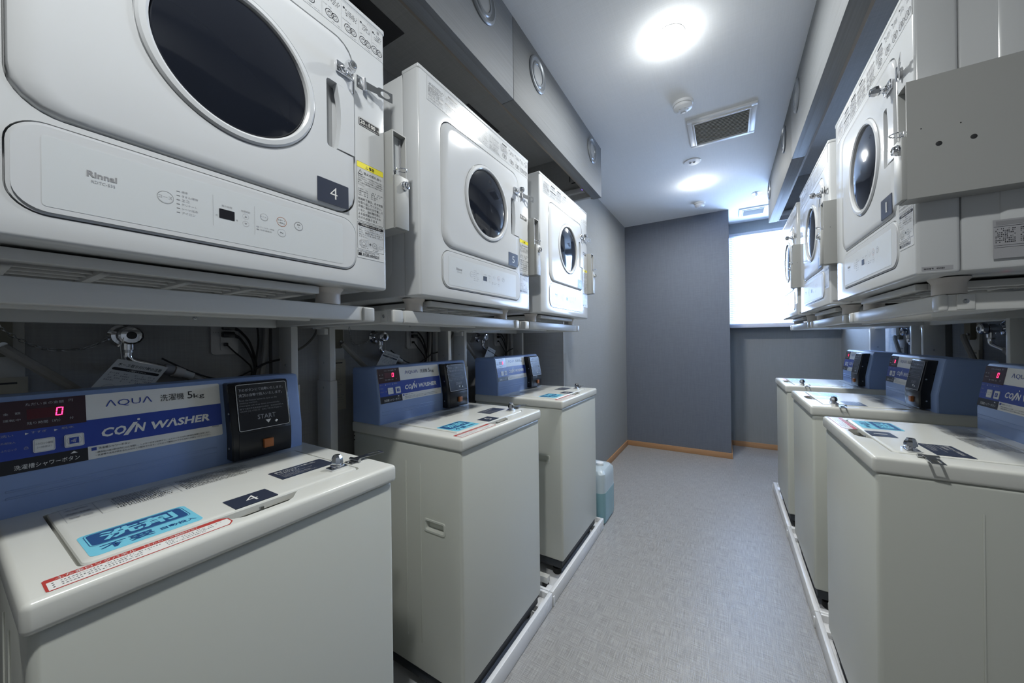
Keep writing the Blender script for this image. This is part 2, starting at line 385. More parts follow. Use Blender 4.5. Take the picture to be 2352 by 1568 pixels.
# bulkheads: hanging fascia panels with round grilles
def bulkhead(name, label, x, sgn, segs, yend, discs, zl=2.345):
    o = bpy.data.objects.new(name, None); C.objects.link(o); o.location = (x, yend, 2.12); struct(o, label)
    for a, b in segs:
        q = MB(); xs = sorted((0, sgn*.022)); q.box(xs[0], xs[1], a-yend+.001, b-yend-.001, 0, CZ-2.12, 'bulkhead', r=.0015)
        xs = sorted((sgn*.020, sgn*.055)); q.box(xs[0], xs[1], a-yend+.001, b-yend-.001, 0, .018, 'bulkhead', r=.0015)
        q.build('fascia_panel', o)
    q = MB(); xs = sorted((sgn*.056, sgn*.066)); q.box(xs[0], xs[1], segs[0][0]-yend+.001, -.002, .004, .022, 'batten'); q.build('batten', o, smooth=False)
    for y in discs:
        q = MB(); ax = (-sgn, 0, 0)
        q.lathe((0, y-yend, zl-2.12), ax, [(.074, 0), (.074, .004), (.070, .008), (.064, .009), (.058, .005), (.052, .004)], 'silver_ring', 40, True, False)
        d = q.build('round_vent', o)
        q = MB(); q.lathe((0, y-yend, zl-2.12), ax, [(.052, .003), (.048, .007), (.040, .008), (.038, .005)], 'silver_ring', 40, False, False)
        q.lathe((0, y-yend, zl-2.12), ax, [(.038, .005), (.001, .006)], 'grille_grey', 40, False, True); q.build('vent_core', d)
bulkhead('trim_2', 'brushed grey bulkhead above the left dryers with round grilles', -.70, -1, [(YN, 1.19), (1.19, 2.319)], 2.319, (.988, 1.396, 2.128))
bulkhead('trim_3', 'brushed grey bulkhead above the right dryers with round grilles', .301, 1, [(YN, 1.16), (1.16, 2.371), (2.371, 3.579)], 3.579, (2.182, 2.621, 3.462))
# end return of the left bulkhead: a dark access panel and a ledge with a purple light
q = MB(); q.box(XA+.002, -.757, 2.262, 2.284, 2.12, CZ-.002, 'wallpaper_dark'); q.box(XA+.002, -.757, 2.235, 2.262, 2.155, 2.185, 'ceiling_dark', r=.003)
e = q.build('trim_4'); struct(e, 'dark panel closing the end of the left bulkhead recess')
q = MB(); q.box(-.90, -.895, 2.257, 2.263, 2.25, 2.42, 'black_plastic'); q.box(-.885, -.80, 2.257, 2.263, 2.235, 2.24, 'black_plastic'); q.lathe((-.892, 2.255, 2.33), (0, -1, 0), [(.006, 0), (.006, .012)], 'black_plastic', 12)
q.build('panel_hinge', e)
q = MB(); q.lathe((-.80, 2.235, 2.17), (0, -1, 0), [(.006, 0), (.005, .004)], 'led_purple', 12); q.build('indicator_light', e)
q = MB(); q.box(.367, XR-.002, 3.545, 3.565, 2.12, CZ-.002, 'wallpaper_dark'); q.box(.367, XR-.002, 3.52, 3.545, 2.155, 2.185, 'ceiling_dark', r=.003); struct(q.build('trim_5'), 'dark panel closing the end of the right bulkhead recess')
# service openings and black lagged pipes in the left recess ceiling
q = MB(); q.box(-1.30, -1.115, .70, 1.02, CZ-.004, CZ-.001, 'hatch_black'); struct(q.build('trim_6', smooth=False), 'black opening in the alcove ceiling')
q = MB(); q.box(-1.30, -1.16, 1.50, 1.80, CZ-.004, CZ-.001, 'hatch_black'); struct(q.build('trim_7', smooth=False), 'smaller black opening in the alcove ceiling further in')
def lagged(label, pts):
    q = MB(); q.tube(spline(pts, 6), .045, 'hatch_black', 14); o = q.build('exhaust_duct')
    q = MB()
    for k in range(5): q.lathe(Vector(pts[0]).lerp(Vector(pts[1]), .15+k*.17), Vector(pts[1])-Vector(pts[0]), [(.046, -.002), (.0475, 0), (.046, .002)], 'steel', 16)
    q.build('band', o); return tag(o, label, 'duct', 'flexible exhaust ducts behind the dryers')
lagged('black flexible duct rising behind the nearest left dryer', [(-1.22, .45, 1.985), (-1.22, .45, 2.04), (-1.22, .54, 2.17), (-1.21, .80, 2.36), (-1.21, .86, CZ-.01)])
lagged('black flexible duct rising behind the second left dryer, just over its top edge', [(-1.24, 1.22, 1.985), (-1.24, 1.22, 2.04), (-1.24, 1.32, 2.17), (-1.23, 1.60, 2.36), (-1.23, 1.65, CZ-.01)])

# ------------------------------------------------------------------ ceiling fittings
def downlight(x, y, label):
    o = thing('downlight', label, 'ceiling light', (x, y, CZ), 0, 'recessed ceiling downlights')
    q = MB(); q.lathe((0, 0, 0), (0, 0, -1), [(.050, .0005), (.058, .0005), (.0585, .0015), (.056, .0025), (.051, .0025), (.050, .0015)], 'lamp_rim', 40, False, False); q.build('rim', o)
    q = MB(); q.lathe((0, 0, 0), (0, 0, -1), [(.0495, .0005), (.0495, .0030), (.040, .0060), (.020, .0085), (.001, .009)], 'lamp_emit', 40, True, True); q.build('bulb', o)
    li = bpy.data.lights.new('lamp_light', 'AREA'); li.shape = 'DISK'; li.size = .095; li.energy = LAMP_W; li.color = LAMP_COL; li.spread = math.radians(175)
    l2 = bpy.data.lights.new('halo_fill', 'POINT'); l2.energy = LAMP_W*.13; l2.shadow_soft_size = .02; l2.color = LAMP_COL  # added point light, brightens the ceiling round the downlight into a halo
    l2o = bpy.data.objects.new('halo_fill', l2); C.objects.link(l2o); l2o.parent = o; l2o.location = (0, 0, -.05)
    lo = bpy.data.objects.new('lamp_light', li); C.objects.link(lo); lo.parent = o; lo.location = (0, 0, -.012)
downlight(-.192, 1.617, 'glaring round downlight in the ceiling nearest the camera')
downlight(-.199, 3.256, 'smaller looking round downlight between the two ceiling detectors')
downlight(-.19, -.02, 'round downlight in the ceiling behind the camera')
def detector(x, y, r, hh, label):
    o = thing('smoke_detector', label, 'detector', (x, y, CZ), 0, 'white ceiling detectors')
    q = MB(); q.lathe((0, 0, 0), (0, 0, -1), [(r, 0), (r, .006), (r*.93, .012), (r*.86, .013), (r*.9, .016), (r*.88, hh*.7), (r*.70, hh*.86), (r*.30, hh), (.001, hh)], 'vent_white', 36); q.build('housing', o)
    q = MB(); q.lathe((0, 0, 0), (0, 0, -1), [(r*.865, .0128), (r*.895, .0158)], 'vent_shadow', 36, False, False)
    for k in range(6):
        t = k*PI/3; q.box(r*.45*math.cos(t)-.004, r*.45*math.cos(t)+.004, r*.45*math.sin(t)-.004, r*.45*math.sin(t)+.004, -hh*.97, -hh*.9, 'grille')
    q.build('sensor_slots', o)
    q = MB(); p = Pl(q, (-.012, .015, -hh-.0004), (1, 0, 0), (0, -1, 0)); p.rect(0, .024, 0, .012, 'paper', h=.0005)
    for k in range(3): p.tiny(.002, .022, .001+k*.004, .002, 'print_grey', .0007)
    q.build('rating_label', o)
detector(-.19, 2.115, .052, .040, 'large round smoke detector next to the ceiling air grille')
detector(-.205, 3.74, .047, .042, 'round heat detector on the ceiling before the slate wall')
o = thing('emergency_light', 'flat round emergency light with two tiny lenses in the ceiling', 'emergency light', (-.199, 2.841, CZ))
q = MB(); q.lathe((0, 0, 0), (0, 0, -1), [(.056, 0), (.056, .003), (.052, .006), (.001, .007)], 'vent_white', 36); q.build('cover_plate', o)
for k in (-.012, .012):
    q = MB(); q.lathe((k, 0, -.006), (0, 0, -1), [(.008, 0), (.008, .003), (.005, .006), (.001, .006)], 'silver_ring', 16); q.build('lens', o)
o = thing('sprinkler', 'small chrome sprinkler head in a white ceiling rosette', 'sprinkler', (.234, 3.759, CZ))
q = MB(); q.lathe((0, 0, 0), (0, 0, -1), [(.038, 0), (.038, .002), (.030, .005), (.012, .006)], 'vent_white', 28); q.build('rosette', o)
q = MB(); q.lathe((0, 0, -.005), (0, 0, -1), [(.009, 0), (.009, .014), (.004, .016), (.004, .024), (.014, .025), (.014, .027), (.001, .028)], 'chrome', 16); q.build('head', o)
def grille(x0, x1, y0, y1, n, label, louver):
    o = thing('air_vent', label, 'vent', (x0, y0, CZ), 0, 'ceiling air grilles'); W, D = x1-x0, y1-y0; f = .028
    q = MB()
    for a in ((0, W, 0, f, -.012, 0), (0, W, D-f, D, -.012, 0), (0, f, f, D-f, -.012, 0), (W-f, W, f, D-f, -.012, 0)): q.box(*a, 'vent_white', r=.002)
    for a in ((f, W-f, f, f+.008), (f, W-f, D-f-.008, D-f), (f, f+.008, f+.008, D-f-.008), (W-f-.008, W-f, f+.008, D-f-.008)): q.box(*a, -.018, -.002, 'vent_white', r=.001)
    q.build('frame', o)
    q = MB(); q.box(f, W-f, f, D-f, -.003, -.001, 'vent_shadow' if louver else 'grille_grey'); q.build('filter', o, smooth=False)
    fl = None
    for i in range(n):
        yy = f+.012+(D-2*f-.024)*i/(n-1)
        if fl is None:
            q = MB(); t = .006; q.loft([[Vector((x, a, b)) for a, b in ((-t, -.013), (-t+.0015, -.0145), (t, -.005), (t-.0015, -.0035))] for x in (f+.008, W-f-.008)], 'grille', cap0=True, cap1=True)
            fl = q.build('louver', o, smooth=False); l = fl
        else: l = fl.copy(); C.objects.link(l)
        l.location = (0, yy, 0)
grille(-.188, .155, 2.295, 2.625, 17, 'square white air grille with grey louvres beside the large smoke detector', True)
grille(.115, .355, 4.13, 4.37, 14, 'small white air grille near the window end of the ceiling', False)

# ------------------------------------------------------------------ dryer
DX, DZ = .65, 1.312; DH = .661
def make_dryer():
    t = thing('clothes_dryer', '', 'dryer', (0, 0, 0), 0, 'white wall of tumble dryers')
    q = MB(); q.box(0, DX, 0, .066, 0, DH, 'dryer_white', r=.007, seg=3); cab = q.build('front_shell', t)
    cut = []
    q = MB(); q.prism(rr(.0895, .5625, .1605, .5575, .047, 8), Vector((0, 0, 0)), Vector((1, 0, 0)), Vector((0, 0, 1)), Vector((0, 1, 0)), 'dryer_white', -.01, .021); cut.append(q.build('c'))
    q = MB(); q.prism(rr(.0888, .5632, .0338, .1532, .034, 8), Vector((0, 0, 0)), Vector((1, 0, 0)), Vector((0, 0, 1)), Vector((0, 1, 0)), 'dryer_white', -.01, .012); cut.append(q.build('c'))
    q = MB(); q.box(.488, .556, -.02, .030, .296, .446, 'dryer_white'); cut.append(q.build('c'))
    boolean(cab, cut)
    q = MB(); q.box(.004, DX-.004, .067, .54, .003, DH-.004, 'dryer_white', r=.006)
    for x in (.0035, DX-.0035):
        sx = -1 if x < .1 else 1
        poly = rr(.12, .50, .06, .60, .03, 6); inn = rr(.128, .492, .068, .592, .024, 6)
        q.loft([[Vector((x, a, b)) for a, b in poly], [Vector((x+sx*.004, a, b)) for a, b in inn]], 'dryer_white', cap1=True)
    q.build('rear_casing', t)
    q = MB(); q.box(-.0008, DX+.0008, -.0012, .066, DH-.0135, DH+.0005, 'dryer_white', r=.004, seg=3); q.build('top_cap', t)
    # door: solid ring lofted from rounded rectangle to porthole
    cx, cy = .333, .364; B = (.092, .560, .163, .555); N = 112
    L = [rr_ray(cx, cy, B[0]+.002, B[1]-.002, B[2]+.002, B[3]-.002, .044, N, .014), rr_ray(cx, cy, *B, .045, N, .010), rr_ray(cx, cy, *B, .045, N, -.002),
         rr_ray(cx, cy, B[0]+.0015, B[1]-.0015, B[2]+.0015, B[3]-.0015, .044, N, -.0055), rr_ray(cx, cy, B[0]+.006, B[1]-.006, B[2]+.006, B[3]-.006, .040, N, -.0085),
         rr_ray(cx, cy, B[0]+.03, B[1]-.03, B[2]+.018, B[3]-.018, .035, N, -.0095)]
    def cl(r, y): return [Vector((cx+r*math.cos(2*PI*i/N), y, cy+r*math.sin(2*PI*i/N))) for i in range(N)]
    L += [cl(.140, -.0100), cl(.1345, -.0098), cl(.1335, -.0065), cl(.125, -.006), cl(.1195, 0), cl(.1195, .014)]
    q = MB(); q.loft(L, 'dryer_plastic', close=True); door = q.build('door', t)
    q = MB(); q.box(.492, .5545, -.03, .03, .297, .445, 'dryer_plastic', r=.006); boolean(door, [q.build('c')]); door.location.y = .0045
    q = MB(); q.lathe((cx, 0, cy), (0, -1, 0), [(.118, .0), (.1325, .0064), (.1325, .0110), (.129, .0142), (.1215, .0150), (.118, .0125), (.117, .004)], 'dryer_plastic', 96, False, False); q.build('porthole_ring', door)
    q = MB(); q.lathe((cx, 0, cy), (0, -1, 0), [(.118, .004), (.114, .0085), (.09, .0125), (.05, .0150), (.001, .0158)], 'glass_dark', 96, False, True); g = q.build('porthole_glass', door)
    # pocket liner and curved grip
    q = MB(); q.loft([[Vector((x, y, z)) for x, y in ((.4925, .000), (.520, .016), (.520, .019), (.4925, .018))] for z in (.2975, .4445)], 'dryer_plastic', cap0=True, cap1=True); q.box(.518, .5545, .016, .019, .2975, .4445, 'dryer_plastic')
    pts = [(.5575, .300), (.5575, .444), (.516, .444)]+[(.516+.009*math.sin(PI*i/10), .444-.144*i/10) for i in range(1, 10)]+[(.516, .300)]
    q.prism(pts, Vector((0, 0, 0)), Vector((1, 0, 0)), Vector((0, 0, 1)), Vector((0, -1, 0)), 'dryer_plastic', -.006, .0105)
    q.build('door_handle', door)
    # control panel with its print
    q = MB(); q.prism(rr(.0905, .5615, .0355, .1515, .033, 8), Vector((0, 0, 0)), Vector((1, 0, 0)), Vector((0, 0, 1)), Vector((0, -1, 0)), 'dryer_plastic', -.011, .0010)
    q.prism(rr(.094, .558, .039, .148, .030, 8), Vector((0, 0, 0)), Vector((1, 0, 0)), Vector((0, 0, 1)), Vector((0, -1, 0)), 'dryer_plastic', .0008, .0030)
    pn = q.build('control_panel', t)
    q = MB(); p = Pl(q, (0, -.0030, 0), (1, 0, 0), (0, 0, 1)); G = 'print_grey'; K = 'print_black'
    p.rect(.117, .527, .046, .136, 'panel_grey', .0003, r=.004)
    p.text('Rinnai', .154, .0975, .0085, G, width=.028, bold=.03, h=.0006); p.text('RDTC-53S', .158, .090, .0038, G, width=.022, h=.0006)
    p.ring(.2325, .0955, .0095, .0005, G, .0006, 28); p.text('コース', .2325, .0935, .0042, G, anchor='c', h=.0006)
    for i, s in enumerate(('標準', 'タオル/厚物', 'エコ', 'デリケート', 'シーツ/毛布', 'アイロン')):
        yy = .1085-i*.0066; p.rect(.2455, .2495, yy+.001, yy+.0022, G, .0006); p.text(s, .2515, yy, .0036, G, h=.0006)
    p.line((.2915, .068), (.2915, .120), .0004, G, .0006); p.line((.353, .068), (.353, .120), .0004, G, .0006)
    p.rect(.300, .322, .084, .100, K, .0007, r=.001); p.text('残り時間', .311, .104, .0035, G, anchor='c', h=.0006); p.text('時間調節', .339, .104, .0033, G, anchor='c', h=.0006)
    p.text('約', .2965, .086, .003, G, h=.0006, anchor='c'); p.text('分', .3255, .085, .003, G, h=.0006, anchor='c')
    p.tri(.339, .0955, .004, .003, G, .0006); p.tri(.339, .0855, .004, -.003, G, .0006)
    p.ring(.339, .097, .0050, .0003, 'print_silver', .0005); p.ring(.339, .084, .0050, .0003, 'print_silver', .0005)
    p.ring(.3685, .1045, .0065, .0004, G, .0006, 24); p.text('タイマー', .3685, .103, .003, G, anchor='c', h=.0006)
    p.ring(.399, .1045, .0090, .0006, 'orange', .0006, 28); p.text('スタート', .399, .1055, .0032, K, anchor='c', h=.0006); p.text('一時停止', .399, .1005, .0028, K, anchor='c', h=.0006)
    p.ring(.399, .083, .0075, .0004, G, .0006, 24); p.text('停止', .399, .0815, .0032, K, anchor='c', h=.0006)
    p.ring(.431, .1045, .0085, .0008, G, .0006, 28); p.text('電源', .431, .1055, .003, K, anchor='c', h=.0006); p.text('入', .431, .1010, .003, K, anchor='c', h=.0006)
    p.text('フィルター掃除', .3615, .0835, .0025, G, h=.0006, width=.024); p.text('冷却運転中', .3615, .0785, .0025, G, h=.0006, width=.02)
    p.rect(.3560, .3600, .0835, .0855, 'print_silver', .0006); p.rect(.3560, .3600, .0785, .0805, G, .0006)
    q.build('panel_print', pn)
    for x, z, r_ in ((.2325, .0955, .0085), (.3685, .1045, .0058), (.399, .1045, .008), (.399, .083, .0068), (.431, .1045, .0072)):
        q = MB(); q.lathe((x, -.0032, z), (0, -1, 0), [(r_, 0), (r_, .0002), (r_*.5, .0003), (.0005, .0003)], 'panel_grey', 20); q.build('push_button', pn)
    # stickers
    q = MB(); p = Pl(q, (0, -.0002, 0), (1, 0, 0), (0, 0, 1))
    p.rect(.574, .631, .386, .404, K, .0006, r=.0015); p.frame(.5748, .6302, .3868, .4032, .0007, 'print_white', .0008)
    p.text('20', .5775, .3905, .0095, 'print_white', bold=.02, h=.0009); p.text('分', .5915, .3905, .0055, 'print_white', h=.0009); p.text('/', .5980, .3895, .011, 'print_white', h=.0009)
    p.text('100', .6025, .3905, .0095, 'print_white', bold=.02, h=.0009); p.text('円', .6245, .3905, .0050, 'print_white', h=.0009)
    q.build('price_sticker', t)
    q = MB(); p = Pl(q, (0, -.0002, 0), (1, 0, 0), (0, 0, 1)); x0, x1 = .5665, .6415
    p.rect(x0-.001, x1+.001, .070, .300, 'dryer_white', .0004, r=.002)
    p.frame(x0, x1, .158, .298, .0006, K, .0006, r=.003); p.poly(rr(x0+.0006, x1-.0006, .284, .2974, .002), 'print_yellow', .0007)
    p.text('警告', .600, .2865, .0075, K, bold=.015); p.tri(.594, .2865, .008, .007, K); p.tri(.594, .2875, .0055, .0048, 'print_yellow', .0011)
    p.tri(.576, .268, .013, .012, K); p.tri(.576, .2692, .0095, .009, 'dryer_white', .0011); p.text('!', .5752, .2705, .006, K, h=.0013)
    p.text('発火の恐れあり', .585, .2705, .0068, K)
    small = ('油の酸化熱による自然発火や引火の恐れ', 'がありますので、ポリプロピレン繊維製の', '衣類や、下記の油が付着した衣類は洗濯', '後でも絶対に乾燥機に入れて乾燥させない', 'でください。')
    for i, s in enumerate(small): p.text(s, x0+.0025, .2625-i*.0052, .0036, K, width=.069 if i < 4 else .016)
    for i in range(4): p.tiny(x0+.004, x0+.030, .2325-i*.0048, .0028, K); p.tiny(x0+.038, x1-.004-.006*i, .2325-i*.0048, .0028, K)
    big = ('乾燥終了後は、必ず衣類', 'を取り出してください。', '衣類に油などが付着して', 'いると、油の酸化熱に', 'よる自然発火や引火の', 'おそれがあります。')
    for i, s in enumerate(big): p.text(s, x0+.003, .2070-i*.0088, .0063, K, width=(.069, .066, .069, .062, .062, .055)[i])
    p.frame(x0, x1, .090, .1555, .0006, K, .0006, r=.003); p.rect(x0+.002, x1-.002, .1455, .1525, K, .0007, r=.0035)
    p.text('冷却運転を止めたいときは', .604, .1470, .0042, 'print_white', anchor='c', h=.0010)
    for i, s in enumerate(('スタート／一時停止スイッチを', '押し、ドラムが完全に停止して', 'から、電源を開けた状態で、', '停止スイッチを３秒以上押して', 'ください。')): p.text(s, x0+.004, .1400-i*.0052, .0037, K, width=(.067 if i < 4 else .022))
    p.frame(x0+.007, x0+.024, .0985, .112, .0004, K); p.frame(x0+.0095, x0+.0285, .1005, .1145, .0003, K); p.ring(x0+.0165, .105, .0045, .0005, K)
    p.frame(x0+.0045, x0+.009, .1, .110, .0003, K); p.text('+', x0+.0315, .1035, .006, K, bold=.01); p.ring(x0+.047, .1055, .0065, .0005, K); p.text('停止', x0+.047, .1045, .0025, K, anchor='c')
    p.ring(x0+.065, .1045, .0065, .0004, K, ry=.0035); p.line((x0+.050, .101), (x0+.057, .0935), .0004, K); p.line((x0+.053, .104), (x0+.059, .0955), .0004, K)
    p.tiny(x0+.005, x0+.030, .0945, .0022, K); p.tiny(x0+.040, x0+.056, .0930, .0022, K)
    p.frame(x0, x0+.060, .0755, .0875, .0006, K, .0006, r=.001); p.tiny(x0+.002, x0+.050, .0838, .0022, K)
    p.rect(x0+.0025, x0+.0105, .0765, .0820, K, .0008); p.text('0120-054321', x0+.0140, .0768, .0055, K, width=.044, bold=.02)
    q.build('warning_label', t)
    q = MB(); p = Pl(q, (0, -.0002, 0), (1, 0, 0), (0, 0, 1)); y0, y1 = .577, .646
    p.rect(.034, .645, y0-.001, y1+.001, 'dryer_white', .0003)
    cols = (.037, .112, .187, .262, .350, .425, .487, .533, .577, .611, .643)
    for i, x in enumerate(cols):
        if i not in (0, 10): p.line((x, y0), (x, y1-.008 if i > 5 else y1), .0004, G, .0006)
    p.frame(.0355, .112, y0, y1, .0004, G, .0006); p.line((.112, y1), (.645, y1), .0004, G, .0006)
    for c in range(6):
        a, b = cols[c]+.003, cols[c+1]-.003
        if c in (1, 2, 3, 5) and c != 3: p.rect(a+.012, b-.012, y1-.012, y1-.0075, K, .0008, r=.0022)
        if c == 1: p.rect(a, b, y1-.040, y1-.0355, K, .0008, r=.0022)
        if c == 3: p.rect(a+.02, b-.03, y1-.010, y1-.006, K, .0008, r=.002)
        for r_ in range(13 if c < 5 else 7):
            yy = y1-.017-r_*.0041
            if yy < y0+.002 or (c == 1 and y1-.043 < yy < y1-.033): continue
            p.tiny(a, b-random.random()*.012, yy, .0029, random.choice((G, K)), .0006, .88)
    p.line((.040, y0+.030), (.110, y0+.030), .0003, G, .0006); p.line((.040, y0+.018), (.110, y0+.018), .0003, G, .0006)
    p.rect(.085, .105, y0+.020, y0+.0285, G, .0007)
    for c in range(5, 10):
        a, b = cols[c]+.0025, cols[c+1]-.0025; m_ = (a+b)/2
        if c > 5:
            p.ring(a+.003, y1-.0125, .0022, .0022, K, .0008, 12)
            for r_ in range(4): p.tiny(a+.006, b-random.random()*.006, y1-.0150-r_*.0040, .0024, K, .0007)
        for dx, rr_ in ((-.006, .0095), (.007, .0085)):
            p.ring(m_+dx, y0+.016, rr_, .0012, K, .0007, 24, ry=rr_*.95); p.ring(m_+dx, y0+.016, rr_*.5, .0009, G, .0008, 18)
            p.line((m_+dx-rr_*.5, y0+.016), (m_+dx+rr_*.3, y0+.021), .0006, K, .0009)
        p.tiny(a, m_, y0+.0295, .002, G, .0007); p.tiny(m_, b, y0+.002, .002, G, .0007)
    p.rect(.628, .634, y1-.0075, y1-.0015, G, .0008); p.tiny(.600, .622, y1-.0045, .0018, G, .0007)
    q.build('instruction_label', t)
    # side rating plates (viewer's right side)
    q = MB(); p = Pl(q, (DX+.0002, .0, 0), (0, 1, 0), (0, 0, 1)); p.rect(.008, .054, .008, .017, 'print_silver', .0003); p.text('機械番号', .011, .0105, .0035, K, h=.0006); p.text('65080', .030, .0105, .0035, K, h=.0006, bold=.01)
    q.build('serial_sticker', t)
    q = MB(); p = Pl(q, (DX-.0032+.0038, .0, 0), (0, 1, 0), (0, 0, 1)); p.rect(.108, .215, .022, .100, 'print_silver', .0005)
    p.rect(.112, .150, .089, .097, G, .0008); p.line((.109, .086), (.214, .086), .0006, K, .0008); p.line((.109, .048), (.214, .048), .0005, K, .0008); p.line((.109, .044), (.214, .044), .0005, K, .0008)
    for r_ in range(8):
        p.tiny(.111, .137, .080-r_*.0038, .0024, K, .0008); p.tiny(.143, .170, .080-r_*.0038, .0024, K, .0008); p.tiny(.176, .208, .080-r_*.0038, .0024, K, .0008)
    q.build('rating_plate', t)
    # cam lock on the door, hasp on the cabinet
    q = MB(); x, z = .534, .483
    q.box(x-.021, x+.021, -.0155, -.0095, z-.012, z+.012, 'chrome', r=.0018)
    q.lathe((x-.004, -.0150, z), (0, -1, 0), [(.010, 0), (.009, .004), (.0065, .006), (.0065, .014)], 'chrome', 20)
    for sx in (-.017, .017): q.lathe((x+sx, -.0155, z), (0, -1, 0), [(.0028, 0), (.0024, .0012), (.0003, .0015)], 'steel', 10)
    lk = q.build('door_lock', t)
    q = MB(); q.lathe((x+.000, -.027, z), (0, -1, 0), [(.0095, 0), (.0125, .003), (.0120, .012), (.0095, .016), (.0090, .018), (.0005, .018)], 'chrome', 8)
    q.lathe((x, -.0450, z), (0, -1, 0), [(.0060, 0), (.0055, .0012), (.0005, .0012)], 'steel', 16); q.box(x-.0008, x+.0008, -.0466, -.0460, z-.003, z+.003, 'black_matte'); q.build('lock_cylinder', lk); lk.location.y = .0045
    q = MB(); q.box(.5685, .5835, -.0022, -.0002, .474, .500, 'steel', r=.0008)
    for zz in (.480, .494): q.lathe((.5745, -.0022, zz), (0, -1, 0), [(.0032, 0), (.0028, .0015), (.0003, .0018)], 'chrome', 12)
    q.cyl((.5865, -.0055, .468), (.5865, -.0055, .4995), .0042, 'chrome', n=14); hp = q.build('hasp_hinge', t)
    q = MB(); ang = math.radians(12); ca, sa = math.cos(ang), math.sin(ang)
    rv = Vector((ca, -sa, 0)); p = Pl(q, (.5875, -.0065, .484), rv, (0, 0, 1))
    out = [(0, -.009), (.030, -.007), (.034, -.0115), (.066, -.0115), (.070, -.008), (.070, .008), (.066, .0115), (.034, .0115), (.030, .007), (0, .009)]
    hole = [(.051+.0125*math.cos(t)*1.0, .0075*math.sin(t)) for t in [2*PI*i/16 for i in range(16)]]
    def strap(q, p, out, hole, th, m):
        # outline with hole: fan of quads by angle
        cx_, cy_ = .051, 0; n = 32
        L1, L2 = [], []
        for i in range(n):
            t = 2*PI*i/n; dx, dy = math.cos(t), math.sin(t); L2.append((cx_+.0125*dx, .0075*dy))
            L1.append((cx_+max(-.017, min(.019, .03*dx)), max(-.0115, min(.0115, .03*dy))))
        P3 = lambda a, h: p.o+p.r*a[0]+p.u*a[1]+p.n*h
        q.loft([[P3(a, 0) for a in L1], [P3(a, th) for a in L1], [P3(a, th) for a in L2], [P3(a, 0) for a in L2]], m, close=True)
        p.poly([(0, -.009), (.030, -.0075), (.034, -.0115), (.034, .0115), (.030, .0075), (0, .009)], m, th)
    strap(q, p, out, hole, .0014, 'steel'); q.build('hasp_strap', hp)
    # underside: filter tray with ribs, leg cups
    q = MB(); fx0, fx1, fy0, fy1 = .085, .50, .045, .40
    for a in ((fx0, fx1, fy0, fy0+.022), (fx0, fx1, fy1-.02, fy1), (fx0, fx0+.018, fy0+.022, fy1-.02), (fx1-.018, fx1, fy0+.022, fy1-.02)): q.box(*a, -.020, -.004, 'grille', r=.0015)
    q.box(fx0+.018, fx1-.018, fy0+.022, fy1-.02, -.008, -.003, 'grille_grey'); tr = q.build('filter_tray', t)
    for i in range(1, 4):
        x = fx0+(fx1-fx0)*i/4; q = MB(); q.box(x-.006, x+.006, fy0+.02, fy1-.02, -.018, -.008, 'grille', r=.001); q.build('tray_rib', tr)
    for i in range(1, 7):
        y = fy0+.02+(fy1-fy0-.04)*i/7; q = MB(); q.box(fx0+.018, fx1-.018, y-.003, y+.003, -.014, -.008, 'grille', r=.001); q.build('tray_bar', tr)
    for x in (.055, .545):
        for y in (.085, .46):
            q = MB(); q.lathe((x, y, 0), (0, 0, -1), [(.034, 0), (.033, .003), (.0285, .009), (.027, .014), (.027, .038)], 'stand_beige', 28); q.build('leg', t)
    # coin box on the viewer's right side
    q = MB(); x0, x1 = DX+.0005, DX+.0455; zb, zm, zt = .157, .292, .405
    y0 = -.026
    for a in ((x0, x0+.003, y0, .26, zb, zt), (x1-.003, x1, y0, .26, zb, zt), (x0+.003, x1-.003, y0, .26, zt-.003, zt), (x0+.003, x1-.003, y0, .26, zb, zb+.003), (x0+.003, x1-.003, .257, .26, zb+.003, zt-.003)): q.box(*a, 'coinbox_grey')
    cb = q.build('coin_box', t, smooth=False)
    q = MB(); q.box(x0+.0035, x1-.0035, y0+.016, y0+.018, zm, zt-.004, 'panel_grey'); q.box(x0+.010, x0+.0145, y0+.0135, y0+.0165, zm+.02, zt-.014, 'steel', r=.0008); q.box(x0+.0118, x0+.0128, y0+.013, y0+.0136, zm+.03, zt-.03, 'black_matte'); q.box(x1-.012, x1-.007, y0+.0135, y0+.0165, zm, zt-.01, 'print_silver'); q.build('coin_slot_plate', cb, smooth=False)
    q = MB(); q.box(x0+.004, x1-.0005, y0-.008, y0+.002, zb+.001, zm, 'coinbox_grey', r=.0012); q.box(x0+.0035, x1-.0035, y0+.002, y0+.016, zm-.006, zm-.001, 'coinbox_grey'); q.build('cash_door', cb)
    q = MB(); q.lathe((x1-.014, y0-.008, zm-.022), (0, -1, 0), [(.0115, 0), (.0115, .003), (.0095, .006), (.0092, .010), (.0060, .0115), (.0055, .010), (.0003, .010)], 'chrome', 24); q.box(x1-.0148, x1-.0132, y0-.0188, y0-.018, zm-.026, zm-.018, 'black_matte'); q.build('cash_lock', cb)
    q = MB(); zl = zm+.014; q.tube(spline([(x0+.008, y0+.014, zl), (x0+.012, y0-.012, zl+.001), (x0+.024, y0-.020, zl+.002), (x0+.034, y0-.012, zl+.001), (x0+.030, y0-.004, zl), (x0+.018, y0-.002, zl-.002)], 5), .0016, 'chrome', 8); q.box(x0+.0125, x0+.0155, y0+.004, y0+.014, zm+.002, zl+.010, 'chrome', r=.0008); q.build('return_lever', cb)
    q = MB()
    for yy, zz in ((.020, .262), (.067, .262)): q.lathe((x1+.0002, yy, zz), (1, 0, 0), [(.0048, 0), (.0038, .0003), (.0001, .0003)], 'black_matte', 18)
